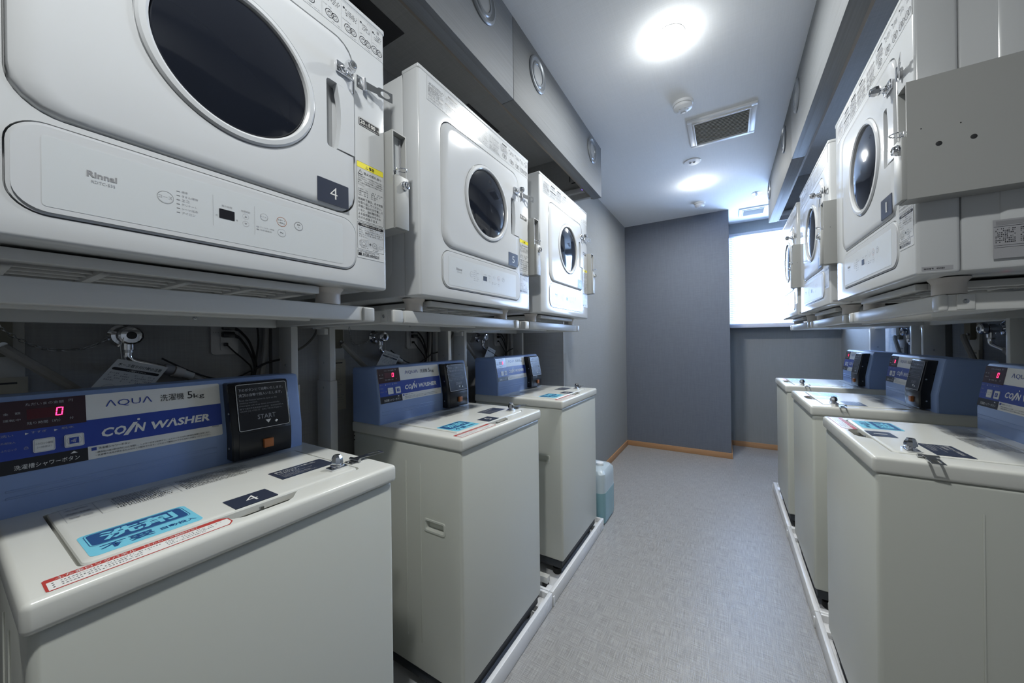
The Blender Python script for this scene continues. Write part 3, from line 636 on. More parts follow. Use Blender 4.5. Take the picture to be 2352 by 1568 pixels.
    for yy, zz in ((-.005, .30), (.05, .295)): q.lathe((x1+.0002, yy, zz), (1, 0, 0), [(.0012, 0), (.001, .0003), (.0001, .0003)], 'black_matte', 8)
    q.build('screw_hole', cb)
    return t
def dryer_number(t, s):
    q = MB(); p = Pl(q, (0, -.0094, 0), (1, 0, 0), (0, 0, 1)); p.rect(.469, .541, .171, .222, 'print_navy', .0008, r=.002)
    p.text(s, .5055, .184, .0255, 'print_white', anchor='c', h=.0011, width=.017 if s != '1' else .006, bold=-.012)
    if s == '1': p.rect(.5015, .5105, .1835, .1848, 'print_white', .0011)
    q.build('number_plate', [k for k in kids(t) if k.name.startswith('door') and 'lock' not in k.name][0])

D0 = make_dryer(); RL, RRt = PI/2, -PI/2
dryers = [('4', (-.740, -.041, DZ), RL, 'huge white dryer numbered 4 filling the upper left of the photo'),
          ('5', (-.740, .724, DZ), RL, 'white dryer numbered 5 in the middle of the left row'),
          ('6', (-.740, 1.485, DZ), RL, 'white dryer numbered 6 at the far end of the left row'),
          ('1', (.356, 1.125+.65, DZ), RRt, 'white dryer numbered 1 nearest in the right row with big grey coin box'),
          ('2', (.356, 1.886+.65, DZ), RRt, 'white dryer numbered 2 in the middle of the right row'),
          ('3', (.356, 2.647+.65, DZ), RRt, 'white dryer at the far end of the right row against the window')]
ds = []
for i, (s, loc, rz, lb) in enumerate(dryers):
    o = D0 if i == 0 else copy_tree(D0, loc, rz)
    o['label'] = lb; ds.append((o, s, loc, rz))
for o, s, loc, rz in ds: dryer_number(o, s)
D0.location = dryers[0][1]; D0.rotation_euler = (0, 0, RL)

# ------------------------------------------------------------------ washer
WW, WD, WT = .533, .530, .887
def make_washer():
    t = thing('washing_machine', '', 'washing machine', (0, 0, 0), 0, 'coin washing machines')
    q = MB(); q.box(.006, WW-.006, .008, WD, .102, .848, 'washer_body', r=.010, seg=3); body = q.build('cabinet', t)
    cut = []
    q = MB(); q.prism(rr(.076, .158, .575, .609, .006), Vector((0, 0, 0)), Vector((0, 1, 0)), Vector((0, 0, 1)), Vector((1, 0, 0)), 'washer_body', -.02, .020); cut.append(q.build('c'))
    boolean(body, cut)
    q = MB()
    P = lambda a, x: [Vector((x, y, z)) for y, z in a]
    q.loft([P(rr(.072, .162, .571, .613, .008), .0058), P(rr(.073, .161, .572, .612, .008), .0030), P(rr(.078, .156, .577, .607, .006), .0030), P(rr(.080, .154, .580, .604, .004), .022)], 'washer_body', cap1=True); q.build('carry_handle', body)
    for x, sx in ((.006, -1), (WW-.006, 1)):
        for y in (.178, .245):
            q = MB(); q.box(min(x, x+sx*.0022), max(x, x+sx*.0022), y-.0018, y+.0018, .20, .785, 'washer_body', r=.0009); q.build('side_rib', body)
        q = MB()
        q.box(min(x, x+sx*.0006), max(x, x+sx*.0006), WD-.012, WD-.006, .815, .818, 'black_matte'); q.lathe((x, WD-.009, .832), (sx, 0, 0), [(.003, 0), (.002, .0008)], 'black_matte', 10); q.build('body_screw', body)
    q = MB(); q.box(.016, WW-.016, .018, WD-.01, .062, .103, 'skirt', r=.004); q.build('base_skirt', t)
    for x in (.05, WW-.05):
        for y in (.06, WD-.06):
            q = MB(); q.lathe((x, y, .018), (0, 0, 1), [(.020, 0), (.022, .004), (.022, .028), (.016, .032), (.016, .046)], 'rubber', 20); q.build('foot', t)
    q = MB(); q.box(0, WW, 0, WD, .847, WT, 'washer_cream', r=.009, seg=4); top = q.build('top_frame', t)
    cut = []
    q = MB(); q.prism(rr(.050, .472, .052, .340, .012, 6), Vector((0, 0, 0)), Vector((1, 0, 0)), Vector((0, 1, 0)), Vector((0, 0, 1)), 'washer_cream', .874, .92); cut.append(q.build('c'))
    nt = [(.185, .060), (.199, .048), (.215, .028), (.228, .021), (.296, .021), (.309, .028), (.325, .048), (.338, .060), (.325, .085), (.199, .085)]
    q = MB(); q.prism(nt, Vector((0, 0, 0)), Vector((1, 0, 0)), Vector((0, 1, 0)), Vector((0, 0, 1)), 'washer_cream', .857, .93); cut.append(q.build('c'))
    boolean(top, cut)
    q = MB(); q.box(.20, .323, .045, .075, .8572, .8585, 'black_matte'); q.box(.262, .268, .048, .053, .8585, .882, 'steel'); q.build('latch_slot', top, smooth=False)
    q = MB(); q.prism(rr(.054, .468, .056, .336, .010, 6), Vector((0, 0, 0)), Vector((1, 0, 0)), Vector((0, 1, 0)), Vector((0, 0, 1)), 'washer_cream', .8745, .8855)
    q.loft([[Vector((a, b, z)) for a, b in rr(.054+i, .468-i, .056+i, .336-i, .010, 6)] for i, z in ((0, .8855), (.0012, .8878), (.004, .8890), (.009, .8893))], 'washer_cream', cap1=True)
    lid = q.build('lid', t)
    # console
    prof = [(.373, .8865), (.373, .952), (.3955, 1.086), (.400, 1.0925), (.408, 1.0935), (.522, 1.0885), (.528, 1.083), (.530, .8865)]
    q = MB(); xs = (.004, .0065, .012, .504, .5095, .512)
    def ps(ins): 
        cy_, cz_ = .45, .98
        return [(cy_+(a-cy_)*(1-ins/.07), cz_+(b-cz_)*(1-ins/.1) if b > .9 else b) for a, b in prof]
    q.loft([[Vector((x, a, b)) for a, b in ps(i)] for x, i in zip(xs, (.005, .0015, 0, 0, .0015, .005))], 'console_blue', cap0=True, cap1=True)
    for k, z in enumerate((.918, .930)): q.box(.016, .310, .3718, .3735, z, z+.0035, 'console_blue', r=.0008)
    q.box(.0035, .5125, .420, .5285, 1.066, 1.068, 'console_blue')
    con = q.build('control_console', t)
    base, kn = Vector((0, .373, .952)), Vector((0, .3955, 1.086)); up = (kn-base).normalized()
    def face(q, h=0.): 
        p = Pl(q, base, (1, 0, 0), up); p.o = base+p.n*h; return p
    q = MB(); p = face(q, .0002); a0, dv, b0 = .006, .1045, .318; y0, y1, y2, y3 = .0085, .0335, .0845, .134
    H = .0016
    p.poly(rr(a0, b0, y0, y3, .004), 'print_white', H)
    Ht = H+.0003
    def fl(x0, x1, ya, yb, m, h=Ht): p.flat([(x0, ya), (x1, ya), (x1, yb), (x0, yb)], m, h)
    fl(dv, b0, y1, y2, 'print_blue'); fl(a0, dv, y1-.001, y2-.003, 'print_blue'); fl(a0, dv, y2-.003, y3, 'print_maroon'); fl(a0, dv, y0, y1-.001, 'print_black')
    T = Ht+.0003; W_, S_ = 'print_white', 'print_silver'
    p.text('ΛQUΛ', .130, .1045, .0150, 'print_blue', width=.068, h=T, bold=-.004); p.text('洗濯機', .211, .1050, .0150, K_ := 'print_black', width=.040, h=T); p.text('5', .257, .1050, .0165, K_, h=T); p.text('kg', .268, .1020, .0130, K_, width=.020, h=T)
    for s, x, wd, yo, hh in (('C', .121, .016, 0, .0175), ('O', .138, .017, 0, .0175), ('/', .152, .017, -.003, .024), ('N', .168, .0145, 0, .0175)):
        p.text(s, x, .0475+yo, hh, W_, width=wd, h=T, bold=.035, shear=.22)
    p.ring(.1755, .0735, .0022, .0022, W_, T, 12)
    p.text('WΛSHER', .1905, .0475, .0175, W_, width=.104, h=T, bold=.035, shear=.22)
    p.text('洗濯槽シャワーボタン', .118, .0255, .0045, K_, width=.043, h=T); p.rect(.109, .1155, .0245, .0305, 'print_blue', T)
    p.text('・硬貨投入後10秒以内にふたを閉じ、シャワーボタンを押すと、ふたロックされ約10秒間洗濯槽を洗浄します。', .114, .0185, .0036, K_, width=.180, h=T)
    p.text('・洗濯槽の洗浄が終わるとふたロック解除されます。ふたロック解除されてから洗剤と衣類を入れてください。', .114, .0130, .0036, K_, width=.180, h=T); p.text('MCW-C50', .298, .030, .0028, K_, width=.013, h=T)
    p.text('ただいまの金額', .035, .1235, .0052, S_, width=.043, h=T); p.text('円', .084, .1245, .0050, S_, h=T)
    p.text('残り時間（約）', .036, .0895, .0052, S_, width=.037, h=T); p.text('分', .084, .0910, .0050, S_, h=T)
    p.text('金　額', .0115, .110, .0042, S_, width=.018, h=T); p.text('運転中', .0115, .0985, .0042, S_, width=.018, h=T)
    p.text('洗い', .0085, .0725, .0044, S_, width=.013, h=T); p.text('すすぎ', .040, .0735, .0042, S_, width=.017, h=T); p.text('脱水', .074, .0740, .0042, S_, width=.015, h=T)
    for x in (.0335, .0655): p.flat([(x, .0725), (x+.004, .0745), (x, .0765)], W_, T)
    p.text('外部投入', .0085, .0605, .0036, S_, width=.015, h=T); p.text('ふたロック', .0085, .0480, .0036, S_, width=.016, h=T)
    p.text('洗濯槽シャワーボタン', .021, .0135, .0085, W_, width=.073, h=T); p.tri(.0875, .0265, .009, .004, W_, T)
    p.frame(.032, .0365, .0475, .0505, .0004, S_, T); p.ring(.0343, .0508, .0016, .0004, S_, T, 10)
    q.build('console_label', con)
    q = MB(); p = face(q, .0002); p.rect(.036, .078, .0990, .1175, 'led_off', H+.0004)
    for dx in (.038, .0505): 
        for sg in ((0, .001, .012, .0022), (.0085, .001, .0095, .015), (0, .0075, .009, .0085)): pass
    q.build('display_window', con)
    q = MB(); p = face(q, .0002)
    def seg7(x, y, wd, hh, segs, m, h):
        k = .0015; sh = .12
        S = {'a': [(k, hh), (wd-k, hh), (wd-k, hh-k), (k, hh-k)], 'd': [(k, 0), (wd-k, 0), (wd-k, k), (k, k)], 'g': [(k, hh/2-k/2), (wd-k, hh/2-k/2), (wd-k, hh/2+k/2), (k, hh/2+k/2)],
             'f': [(0, hh/2+.0005), (k, hh/2+.0005), (k, hh-.0005), (0, hh-.0005)], 'b': [(wd-k, hh/2+.0005), (wd, hh/2+.0005), (wd, hh-.0005), (wd-k, hh-.0005)],
             'e': [(0, .0005), (k, .0005), (k, hh/2-.0005), (0, hh/2-.0005)], 'c': [(wd-k, .0005), (wd, .0005), (wd, hh/2-.0005), (wd-k, hh/2-.0005)]}
        for c in segs: p.flat([(x+a+b*sh, y+b) for a, b in S[c]], m, h)
    seg7(.0675, .1010, .0082, .0150, 'abcdef', 'led_red', H+.0007); q.build('digit', con)
    for i, (x0, x1, kind) in enumerate(((.0415, .0660, 0), (.0765, .1005, 1))):
        q = MB(); p = face(q, .0002); p.poly(rr(x0, x1, .0385, .0625, .003), W_, .0030); p.frame(x0+.001, x1-.001, .0395, .0615, .0005, S_, .0032, r=.002)
        if kind == 0: p.text('ふたロック解除', (x0+x1)/2, .0515, .0042, 'print_grey', width=.020, h=.0033, anchor='c'); p.text('（一時停止）', (x0+x1)/2, .0455, .0036, 'print_grey', width=.016, h=.0033, anchor='c')
        else:
            p.ring((x0+x1)/2, .0505, .0092, .0004, S_, .0033); p.rect((x0+x1)/2-.006, (x0+x1)/2+.0055, .0445, .0560, 'print_blue', .0034)
            for k in range(5): p.line(((x0+x1)/2+.002-k*.0014, .0545-k*.001), ((x0+x1)/2-.001-k*.0012+.002, .0465+k*.0006), .0005, W_, .0036)
        q.build('membrane_button', con)
    # coin unit
    q = MB(); x0, x1 = .326, .463
    pf = [(.373, .8945), (.345, .8945), (.343, .898), (.343, .960), (.3655, 1.080), (.368, 1.0835), (.395, 1.0835)]
    def sc(i): return [(a+(i if a < .36 else 0), b+(i if b < .90 else (-i if b > 1.07 else 0))) for a, b in pf]
    q.loft([[Vector((x, a, b)) for a, b in sc(i)] for x, i in ((x0, .003), (x0+.003, 0), (x1-.003, 0), (x1, .003))], 'black_plastic', cap0=True, cap1=True)
    cu = q.build('coin_unit', t)
    q = MB(); b2, k2 = Vector((0, .343, .960)), Vector((0, .3655, 1.080)); p = Pl(q, b2, (1, 0, 0), (k2-b2)); p.o = b2+p.n*.0002
    p.rect(x0+.013, x1-.005, .003, .121, 'black_plastic', .003, r=.005); h = .0034
    p.frame(x0+.014, x1-.006, .004, .120, .0011, W_, h, r=.005); a = x0+.019
    p.text('下のボタンにて始動いたします。', a, .1015, .0080, S_, width=.103, h=h, bold=.012); p.text('洗剤は自動で投入いたします。', a, .0885, .0080, S_, width=.100, h=h, bold=.012)
    p.text('Press the button below to turn on the', a, .0775, .0045, 'print_grey', width=.086, h=h); p.text('washing machine.', a, .0705, .0045, 'print_grey', width=.040, h=h)
    p.text('Detergent will drop down automatically.', a, .0635, .0045, 'print_grey', width=.092, h=h)
    p.text('按下下面的开关电源便可以启动　洗衣剂自动投放', a, .0565, .0042, 'print_grey', width=.101, h=h); p.text('아래 버튼으로 시작합니다　세제는 자동으로 투입됩니다', a, .0500, .0042, 'print_grey', width=.096, h=h)
    p.text('START', x0+.056, .0280, .0115, S_, width=.042, h=h); p.tri(x0+.0795, .0240, .013, -.009, W_, h)
    for xx in (x0+.097,): pass
    q.build('notice_plate', cu)
    q = MB(); o_ = b2+Vector((x0+.0975, 0, 0))+p.u*.0215 if False else Vector((x0+.0975, .3445, .978)); q.lathe(o_, (0, -1, .18), [(.0035, 0), (.0033, .003), (.0005, .004)], 'chrome', 14)
    for zz in (.925, 1.01): q.lathe((x0, .362, zz), (-1, 0, 0), [(.003, 0), (.0028, .001), (.0005, .0012)], 'steel', 12); q.lathe((x1, .362, zz), (1, 0, 0), [(.003, 0), (.0028, .001), (.0005, .0012)], 'steel', 12)
    q.build('screw', cu)
    q = MB(); q.box(x0+.014, x1-.004, .3422, .3440, .898, .958, 'black_plastic', r=.0005); q.box(x0+.066, x0+.088, .334, .344, .914, .936, 'orange', r=.0012); q.build('start_button', cu)
    # lid stickers
    def lp(q, h=.0): return Pl(q, (0, 0, .8893+h), (1, 0, 0), (0, 1, 0))
    q = MB(); p = lp(q); p.poly(rr(.063, .187, .067, .162, .008), 'print_cyan', .0005)
    p.poly(rr(.071, .179, .106, .156, .006), 'print_deepblue', .0007); p.frame(.0685, .1815, .1035, .1585, .0008, 'print_deepblue', .0008, r=.007)
    p.text('洗剤', .125, .1125, .037, 'print_cyan', width=.086, bold=.03, anchor='c', h=.0010); p.text('不要', .075, .076, .0215, 'print_deepblue', width=.056, bold=.02, h=.0008); p.text('自動投入', .138, .079, .0115, 'print_deepblue', width=.043, bold=.02, h=.0008)
    q.build('detergent_sticker', lid)
    q = MB(); p = lp(q); p.poly(rr(.341, .459, .133, .198, .002), 'print_navy', .0005)
    p.text('鍵はフロントにてお貸し出し', .350, .1815, .0085, W_, width=.090, h=.0008); p.text('しております。', .350, .1700, .0085, W_, width=.045, h=.0008)
    p.text('The key is available for rental', .350, .1610, .0050, S_, width=.070, h=.0008); p.text('at the front desk.', .350, .1545, .0045, S_, width=.04, h=.0008); p.text('钥匙可在前台租借', .350, .1475, .0048, S_, width=.06, h=.0008); p.text('열쇠는 프런트에서 대여합니다', .350, .1405, .0048, S_, width=.07, h=.0008)
    q.build('key_notice_sticker', lid)
    q = MB(); p = lp(q)
    for (x0_, x1_) in ((.066, .105), (.105, .21), (.21, .355)): p.frame(x0_, x1_, .247, .328, .0004, 'print_grey', .0004)
    for r_ in range(16):
        yy = .320-r_*.0046
        p.tiny(.128 if r_ % 2 else .124, .205-random.random()*.02, yy, .0034, 'print_black', .0004, .92); p.tiny(.218, .350-random.random()*.03, yy, .0034, 'print_black', .0004, .92)
    for i, s in enumerate(('洗濯物', '準備', '容量')): p.text(s, .070, .310-i*.024, .010, 'print_grey', width=.028, h=.0004)
    p.text('ご使用の前に', .110, .316, .007, 'print_grey', width=.05, h=.0004)
    q.build('usage_print', lid)
    q = MB(); p = Pl(q, (0, 0, WT+.0001), (1, 0, 0), (0, 1, 0)); po = [(.022, .012), (.203, .012), (.210, .022), (.210, .040), (.200, .0495), (.022, .0495), (.020, .047), (.020, .014)]
    po = [(a, max(b, .0115)) for a, b in po]
    p.poly(po, 'print_red', .0004); p.poly([(.0225, .0135), (.2015, .0135), (.208, .0225), (.208, .0385), (.0225, .0385)], W_, .0005)
    p.text('ふた金ロックパネル', .030, .0400, .0075, W_, width=.072, h=.0007); p.text('（ふたロック解除付き）', .110, .0405, .0060, W_, width=.060, h=.0007)
    for i in range(3): p.text('・', .026, .0315-i*.0065, .002, K_, h=.0007); p.tiny(.033, .125-i*.01, .0315-i*.0062, .0030, 'print_grey', .0007, .9); p.tiny(.130, .200-i*.012, .0315-i*.0062, .0030, 'print_grey', .0007, .9)
    q.build('lid_lock_label', top)
    # lock on lid and hasp on frame
    q = MB(); x, y, z = .440, .094, .8893
    q.box(x-.020, x+.020, y-.013, y+.013, z, z+.0055, 'chrome', r=.0016); q.box(x-.013, x+.013, y-.009, y+.009, z+.005, z+.010, 'chrome', r=.002)
    lk = q.build('lid_lock', lid)
    q = MB(); q.lathe((x, y, z+.009), (0, 0, 1), [(.008, 0), (.0135, .004), (.0125, .014), (.0085, .021), (.0080, .0225), (.0005, .0225)], 'chrome', 8); q.box(x-.0008, x+.0008, y-.003, y+.003, z+.0318, z+.0324, 'black_matte'); q.build('lock_cylinder', lk)
    q = MB(); q.box(.476, .492, .092, .122, WT+.0001, WT+.0020, 'steel', r=.0006)
    for yy in (.098, .116): q.lathe((.482, yy, WT+.002), (0, 0, 1), [(.003, 0), (.0025, .0014), (.0003, .0016)], 'steel', 10)
    q.cyl((.495, .088, WT+.0050), (.495, .124, WT+.0050), .0042, 'steel', n=14); hp = q.build('hasp_hinge', top)
    q = MB(); p = Pl(q, (.496, .106, WT+.0065), Vector((1, -.10, .0)), Vector((.12, 1, 0)))
    cx_ = .051; L1, L2 = [], []
    for i in range(32):
        tt = 2*PI*i/32; dx, dy = math.cos(tt), math.sin(tt); L2.append((cx_+.0200*max(-.75, min(.75, dx*1.1)), .0080*max(-.85, min(.85, dy*1.2)))); L1.append((cx_+max(-.021, min(.021, .034*dx)), max(-.0115, min(.0115, .03*dy))))
    P3 = lambda a, h: p.o+p.r*a[0]+p.u*a[1]+p.n*h
    q.loft([[P3(a, 0) for a in L1], [P3(a, .0014) for a in L1], [P3(a, .0014) for a in L2], [P3(a, 0) for a in L2]], 'steel', close=True)
    p.poly([(0, -.010), (.026, -.008), (.030, -.0115), (.030, .0115), (.026, .008), (0, .010)], 'steel', .0014)
    q.build('hasp_strap', hp)
    return t
def shift_print(t):
    for k in kids(t):
        b = k.name.split('.')[0]
        if b == 'coin_unit': k.location.x += .004
        if b == 'control_console':
            for c in kids(k): c.location.x += .004
def washer_number(t, s):
    lid = [k for k in kids(t) if k.name.split('.')[0] == 'lid'][0]
    q = MB(); p = Pl(q, (0, 0, .8893), (1, 0, 0), (0, 1, 0)); p.poly(rr(.228, .298, .059, .114, .002), 'print_navy', .0006)
    p.text(s, .263, .072, .029, 'print_white', anchor='c', h=.0009, width=.019 if s != '1' else .006, bold=-.012)
    if s == '1': p.rect(.2585, .2675, .0715, .0730, 'print_white', .0009)
    q.build('number_sticker', lid)
W0 = make_washer(); shift_print(W0)
washers = [('4', (-.683, .051), RL, 'cream washing machine numbered 4 filling the lower left of the photo'),
           ('5', (-.683, .826), RL, 'cream washing machine numbered 5 in the middle of the left row'),
           ('6', (-.683, 1.586), RL, 'cream washing machine numbered 6 beside the liquid jug'),
           ('1', (.301, 1.198+WW), RRt, 'cream washing machine numbered 1 nearest in the right row'),
           ('2', (.301, 1.955+WW), RRt, 'cream washing machine in the middle of the right row'),
           ('3', (.301, 2.717+WW), RRt, 'cream washing machine at the far end of the right row')]
wl = []
for i, (s, loc, rz, lb) in enumerate(washers):
    o = W0 if i == 0 else copy_tree(W0, (*loc, 0), rz)
    o['label'] = lb; wl.append((o, s))
for o, s in wl: washer_number(o, s)
W0.location = (*washers[0][1], 0); W0.rotation_euler = (0, 0, RL)

# ------------------------------------------------------------------ drain pans (one under each washer)
PW = .7595
def make_pan():
    q = MB(); D = .64; h = .065; tk = .018
    for a in ((0, PW, 0, tk), (0, PW, D-tk, D), (0, tk*.8, tk, D-tk), (PW-tk*.8, PW, tk, D-tk)): q.box(*a, 0.0005, h, 'pan_white', r=.004)
    q.box(.01, PW-.01, .01, D-.01, .0008, .016, 'pan_white')
    for x in (.045, PW-.045):
        q.box(x-.03, x+.03, tk, .060, .014, .040, 'pan_white', r=.006)
    q.box(.0005, .012, -.004, .004, .0005, h-.02, 'pan_white', r=.0015)
    return q.build('drain_pan')
P0 = make_pan(); gp = 'white drain pans under the washers'
for i, (loc, rz, lb) in enumerate((((-.672, -.095, 0), RL, 'white drain pan under the nearest left washer'), ((-.672, .667, 0), RL, 'white drain pan under the middle left washer'), ((-.672, 1.430, 0), RL, 'white drain pan under the far left washer, ending at the jug'),
                                   ((.293, 1.871, 0), RRt, 'white drain pan under the nearest right washer'), ((.293, 2.633, 0), RRt, 'white drain pan under the middle right washer'), ((.293, 3.394, 0), RRt, 'white drain pan under the far right washer'))):
    o = P0 if i == 0 else P0.copy()
    if i: C.objects.link(o)
    o.location = loc; o.rotation_euler = (0, 0, rz); tag(o, lb, 'drain pan', gp)

# ------------------------------------------------------------------ dryer stands (local x = 0 at the dryer's left edge, y = 0 at the dryer front, z = 0 floor)
def make_stand():
    t = thing('dryer_stand', '', 'stand', (0, 0, 0), 0, 'white dryer stands'); S = 'stand_white'
    zt = 1.2735
    q = MB(); q.box(.002, .632, .062, .098, zt-.036, zt, S, r=.003); q.build('front_beam', t)
    for i, x in enumerate((-.028, .640)):
        q = MB(); q.box(x-.016, x+.016, .072, .575, zt-.038, zt-.001, S, r=.003); a = q.build('side_arm', t)
        q = MB(); q.box(x-.018, x+.018, .058, .074, zt-.038, zt-.0005, S, r=.005, seg=3); q.box(x-.0015 if i else x-.020, x+.020 if i else x+.0015, .085, .112, zt-.036, zt-.002, S, r=.002); q.build('end_cap', a)
        q = MB(); sx = -1 if i == 0 else 1; q.lathe((x+sx*.0185, .098, zt-.018), (sx, 0, 0), [(.0055, 0), (.0050, .002), (.002, .0028), (.0003, .0022)], 'steel', 14); q.build('bolt', a)
    q = MB(); q.box(-.012, .625, .500, .525, zt-.042, zt-.002, S, r=.003); rb = q.build('rear_beam', t)
    q = MB(); q.lathe((.42, .500, zt-.020), (0, -1, 0), [(.0055, 0), (.005, .002), (.002, .003), (.0003, .0024)], 'steel', 14); q.build('bolt', rb)
    q = MB(); q.box(.006, .02, .48, .53, zt-.062, zt-.040, S, r=.002); q.box(.02, .60, .26, .285, zt-.030, zt-.004, S, r=.003); q.build('cross_bar', t)
    for x in (.035, .668):
        q = MB(); q.box(x-.011, x+.011, .478, .552, .93, zt-.036, S, r=.0025); p_ = q.build('upright_post', t)
        q = MB(); q.box(x-.014, x+.014, .474, .556, .04, 1.045, S, r=.0025); q.build('lower_sleeve', p_)
        q = MB()
        for zz in (1.11, 1.02):
            for sx in (-1, 1): q.lathe((x+sx*(.011 if zz > 1.05 else .014), .515, zz), (sx, 0, 0), [(.0045, 0), (.004, .0008), (.0003, .0009)], 'steel', 10)
        q.build('bolt', p_)
        q = MB(); q.box(x-.015, x+.015, -.005, .56, .034, .064, S, r=.003); fr = q.build('base_rail', t)
        q = MB(); q.lathe((x, .012, .0165), (0, 0, 1), [(.014, 0), (.016, .004), (.016, .018)], 'rubber', 16); q.lathe((x, .54, .0165), (0, 0, 1), [(.014, 0), (.016, .004), (.016, .018)], 'rubber', 16); q.build('rubber_foot', fr)
    return t
S0 = make_stand(); gs = 'white dryer stands'
for i, (loc, rz, lb) in enumerate((((-.740, -.041, 0), RL, 'white steel stand carrying the nearest left dryer'), ((-.740, .724, 0), RL, 'white steel stand carrying the middle left dryer'), ((-.740, 1.485, 0), RL, 'white steel stand carrying the far left dryer'),
                                   ((.356, 1.855, 0), RRt, 'white steel stand carrying the nearest right dryer'), ((.356, 2.616, 0), RRt, 'white steel stand carrying the middle right dryer'), ((.356, 3.377, 0), RRt, 'white steel stand carrying the far right dryer'))):
    o = S0 if i == 0 else copy_tree(S0, loc, rz)
    o['label'] = lb
S0.location = (-.740, -.041, 0); S0.rotation_euler = (0, 0, RL)

# ------------------------------------------------------------------ plumbing and wiring behind each washer (local frame: x along the wall, y = 0 at the wall and negative into the room)
def make_tap():
    t = thing('water_tap', '', 'tap', (0, 0, 0), 0, 'chrome water taps')
    q = MB(); q.lathe((0, 0, 0), (0, -1, 0), [(.030, .0005), (.030, .006), (.024, .012), (.014, .014), (.014, .030), (.020, .032), (.020, .048), (.015, .050)], 'chrome', 24)
    q.cyl((0, -.040, -.012), (0, -.040, -.036), .013, 'chrome', n=18); b = q.build('tap_body', t)
    q = MB(); q.lathe((0, -.050, 0), (0, -1, 0), [(.017, 0), (.023, .004), (.023, .018), (.019, .022), (.010, .023)], 'chrome', 12); q.lathe((0, -.0725, 0), (0, -1, 0), [(.010, 0), (.009, .001), (.0003, .0012)], 'black_plastic', 18); q.build('tap_knob', t)
    q = MB(); q.cyl((0, -.040, -.036), (0, -.040, -.043), .0105, 'steel', n=16); q.tube(spline([(0, -.040, -.042), (0, -.040, -.055), (.010, -.038, -.066), (.040, -.034, -.077), (.068, -.030, -.088)], 6), .0095, 'chrome', 14); sp = q.build('spout', t)
    q = MB(); d = Vector((.068, -.030, -.088)); e_ = Vector((.11, -.026, -.105)); q.cyl(d, d.lerp(e_, .45), .0125, 'print_silver', n=16); q.cyl(d.lerp(e_, .5), e_, .015, 'stand_beige', r1=.013, n=16); q.cyl(e_, e_.lerp(d, -.5), .011, 'paper', n=14)
    q.build('hose_coupling', sp)
    return t
def make_outlet():
    t = thing('power_outlet', '', 'power outlet', (0, 0, 0), 0, 'wall power outlets')
    q = MB(); q.prism(rr(-.035, .035, -.060, .060, .010), Vector((0, 0, 0)), Vector((1, 0, 0)), Vector((0, 0, 1)), Vector((0, -1, 0)), 'outlet_white', .0005, .008)
    q.prism(rr(-.012, .025, -.048, .048, .004), Vector((0, 0, 0)), Vector((1, 0, 0)), Vector((0, 0, 1)), Vector((0, -1, 0)), 'outlet_white', .008, .0105); b = q.build('cover_plate', t)
    q = MB()
    for z in (.030, .004):
        for k in range(3): q.box(-.030+k*.006, -.0285+k*.006, -.0086, -.0080, z+.003, z+.0045, 'black_matte')
    q.build('slots', b, smooth=False)
    for z in (.024, .001):
        q = MB(); q.box(-.012, .020, -.030, -.0106, z-.009, z+.009, 'black_plastic', r=.004); q.cyl((.018, -.022, z-.002), (.032, -.024, z-.010), .006, 'black_plastic', r1=.004, n=10); q.build('plug', t)
    q = MB(); q.box(-.006, .004, -.022, -.0106, -.034, -.024, 'black_plastic', r=.002); q.build('plug', t)
    return t
def make_gas():
    t = thing('wall_valve_box', '', 'wall box', (0, 0, 0), 0, 'cream wall boxes with valves')
    q = MB(); q.box(-.035, .035, -.012, -.0005, -.20, .09, 'cream_plastic', r=.002); q.build('back_plate', t)
    q = MB(); q.prism(rr(-.030, .018, -.055, .055, .012), Vector((0, 0, 0)), Vector((1, 0, 0)), Vector((0, 0, 1)), Vector((0, -1, 0)), 'olive_plastic', .012, .030); v = q.build('valve_cover', t)
    q = MB(); q.lathe((-.005, -.030, .035), (0, -1, 0), [(.012, 0), (.012, .010), (.009, .012), (.0005, .012)], 'olive_plastic', 16); q.build('valve_knob', v); q = MB(); q.lathe((.006, -.030, -.030), (0, -1, 0), [(.006, 0), (.006, .006), (.0005, .006)], 'steel', 12); q.build('valve_knob', v)
    q = MB(); q.box(-.036, .038, -.0145, -.0125, -.30, -.10, 'paper_yellow'); p = Pl(q, (-.036, -.0147, -.30), (1, 0, 0), (0, 0, 1)); p.rect(.006, .060, .185, .189, 'print_black', .0003); p.frame(.008, .05, .12, .165, .0008, 'print_grey', .0004)
    for k in range(9): p.tiny(.006, .066-random.random()*.02, .108-k*.010, .004, 'print_grey', .0004)
    q.build('instruction_card', t)
    return t
TU, OU, GU = .305, .520, .118           # offsets along each unit from the dryer's left edge
T0, O0, G0 = make_tap(), make_outlet(), make_gas()
units = [(-.041, 1), (.724, 1), (1.485, 1), (1.775, -1), (2.536, -1), (3.297, -1)]
nm = ['nearest left', 'middle left', 'far left', 'nearest right', 'middle right', 'far right']
def wp(u, dpt, z, unit):
    """point at offset u along a unit, dpt out from its wall, height z"""
    y0, s = unit
    return Vector((XL+dpt, y0+u, z)) if s == 1 else Vector((XR-dpt, y0-u, z))
def hosecurve(name, unit, pts, r, m, label, cat, grp, n=8, parent=None):
    q = MB(); q.tube(spline([wp(*p, unit) for p in pts], 7), r, m, n); o = q.build(name)
    if parent is not None:
        bpy.context.view_layer.update(); o.parent = parent; o.matrix_parent_inverse = parent.matrix_world.inverted(); return o
    return tag(o, label, cat, grp)
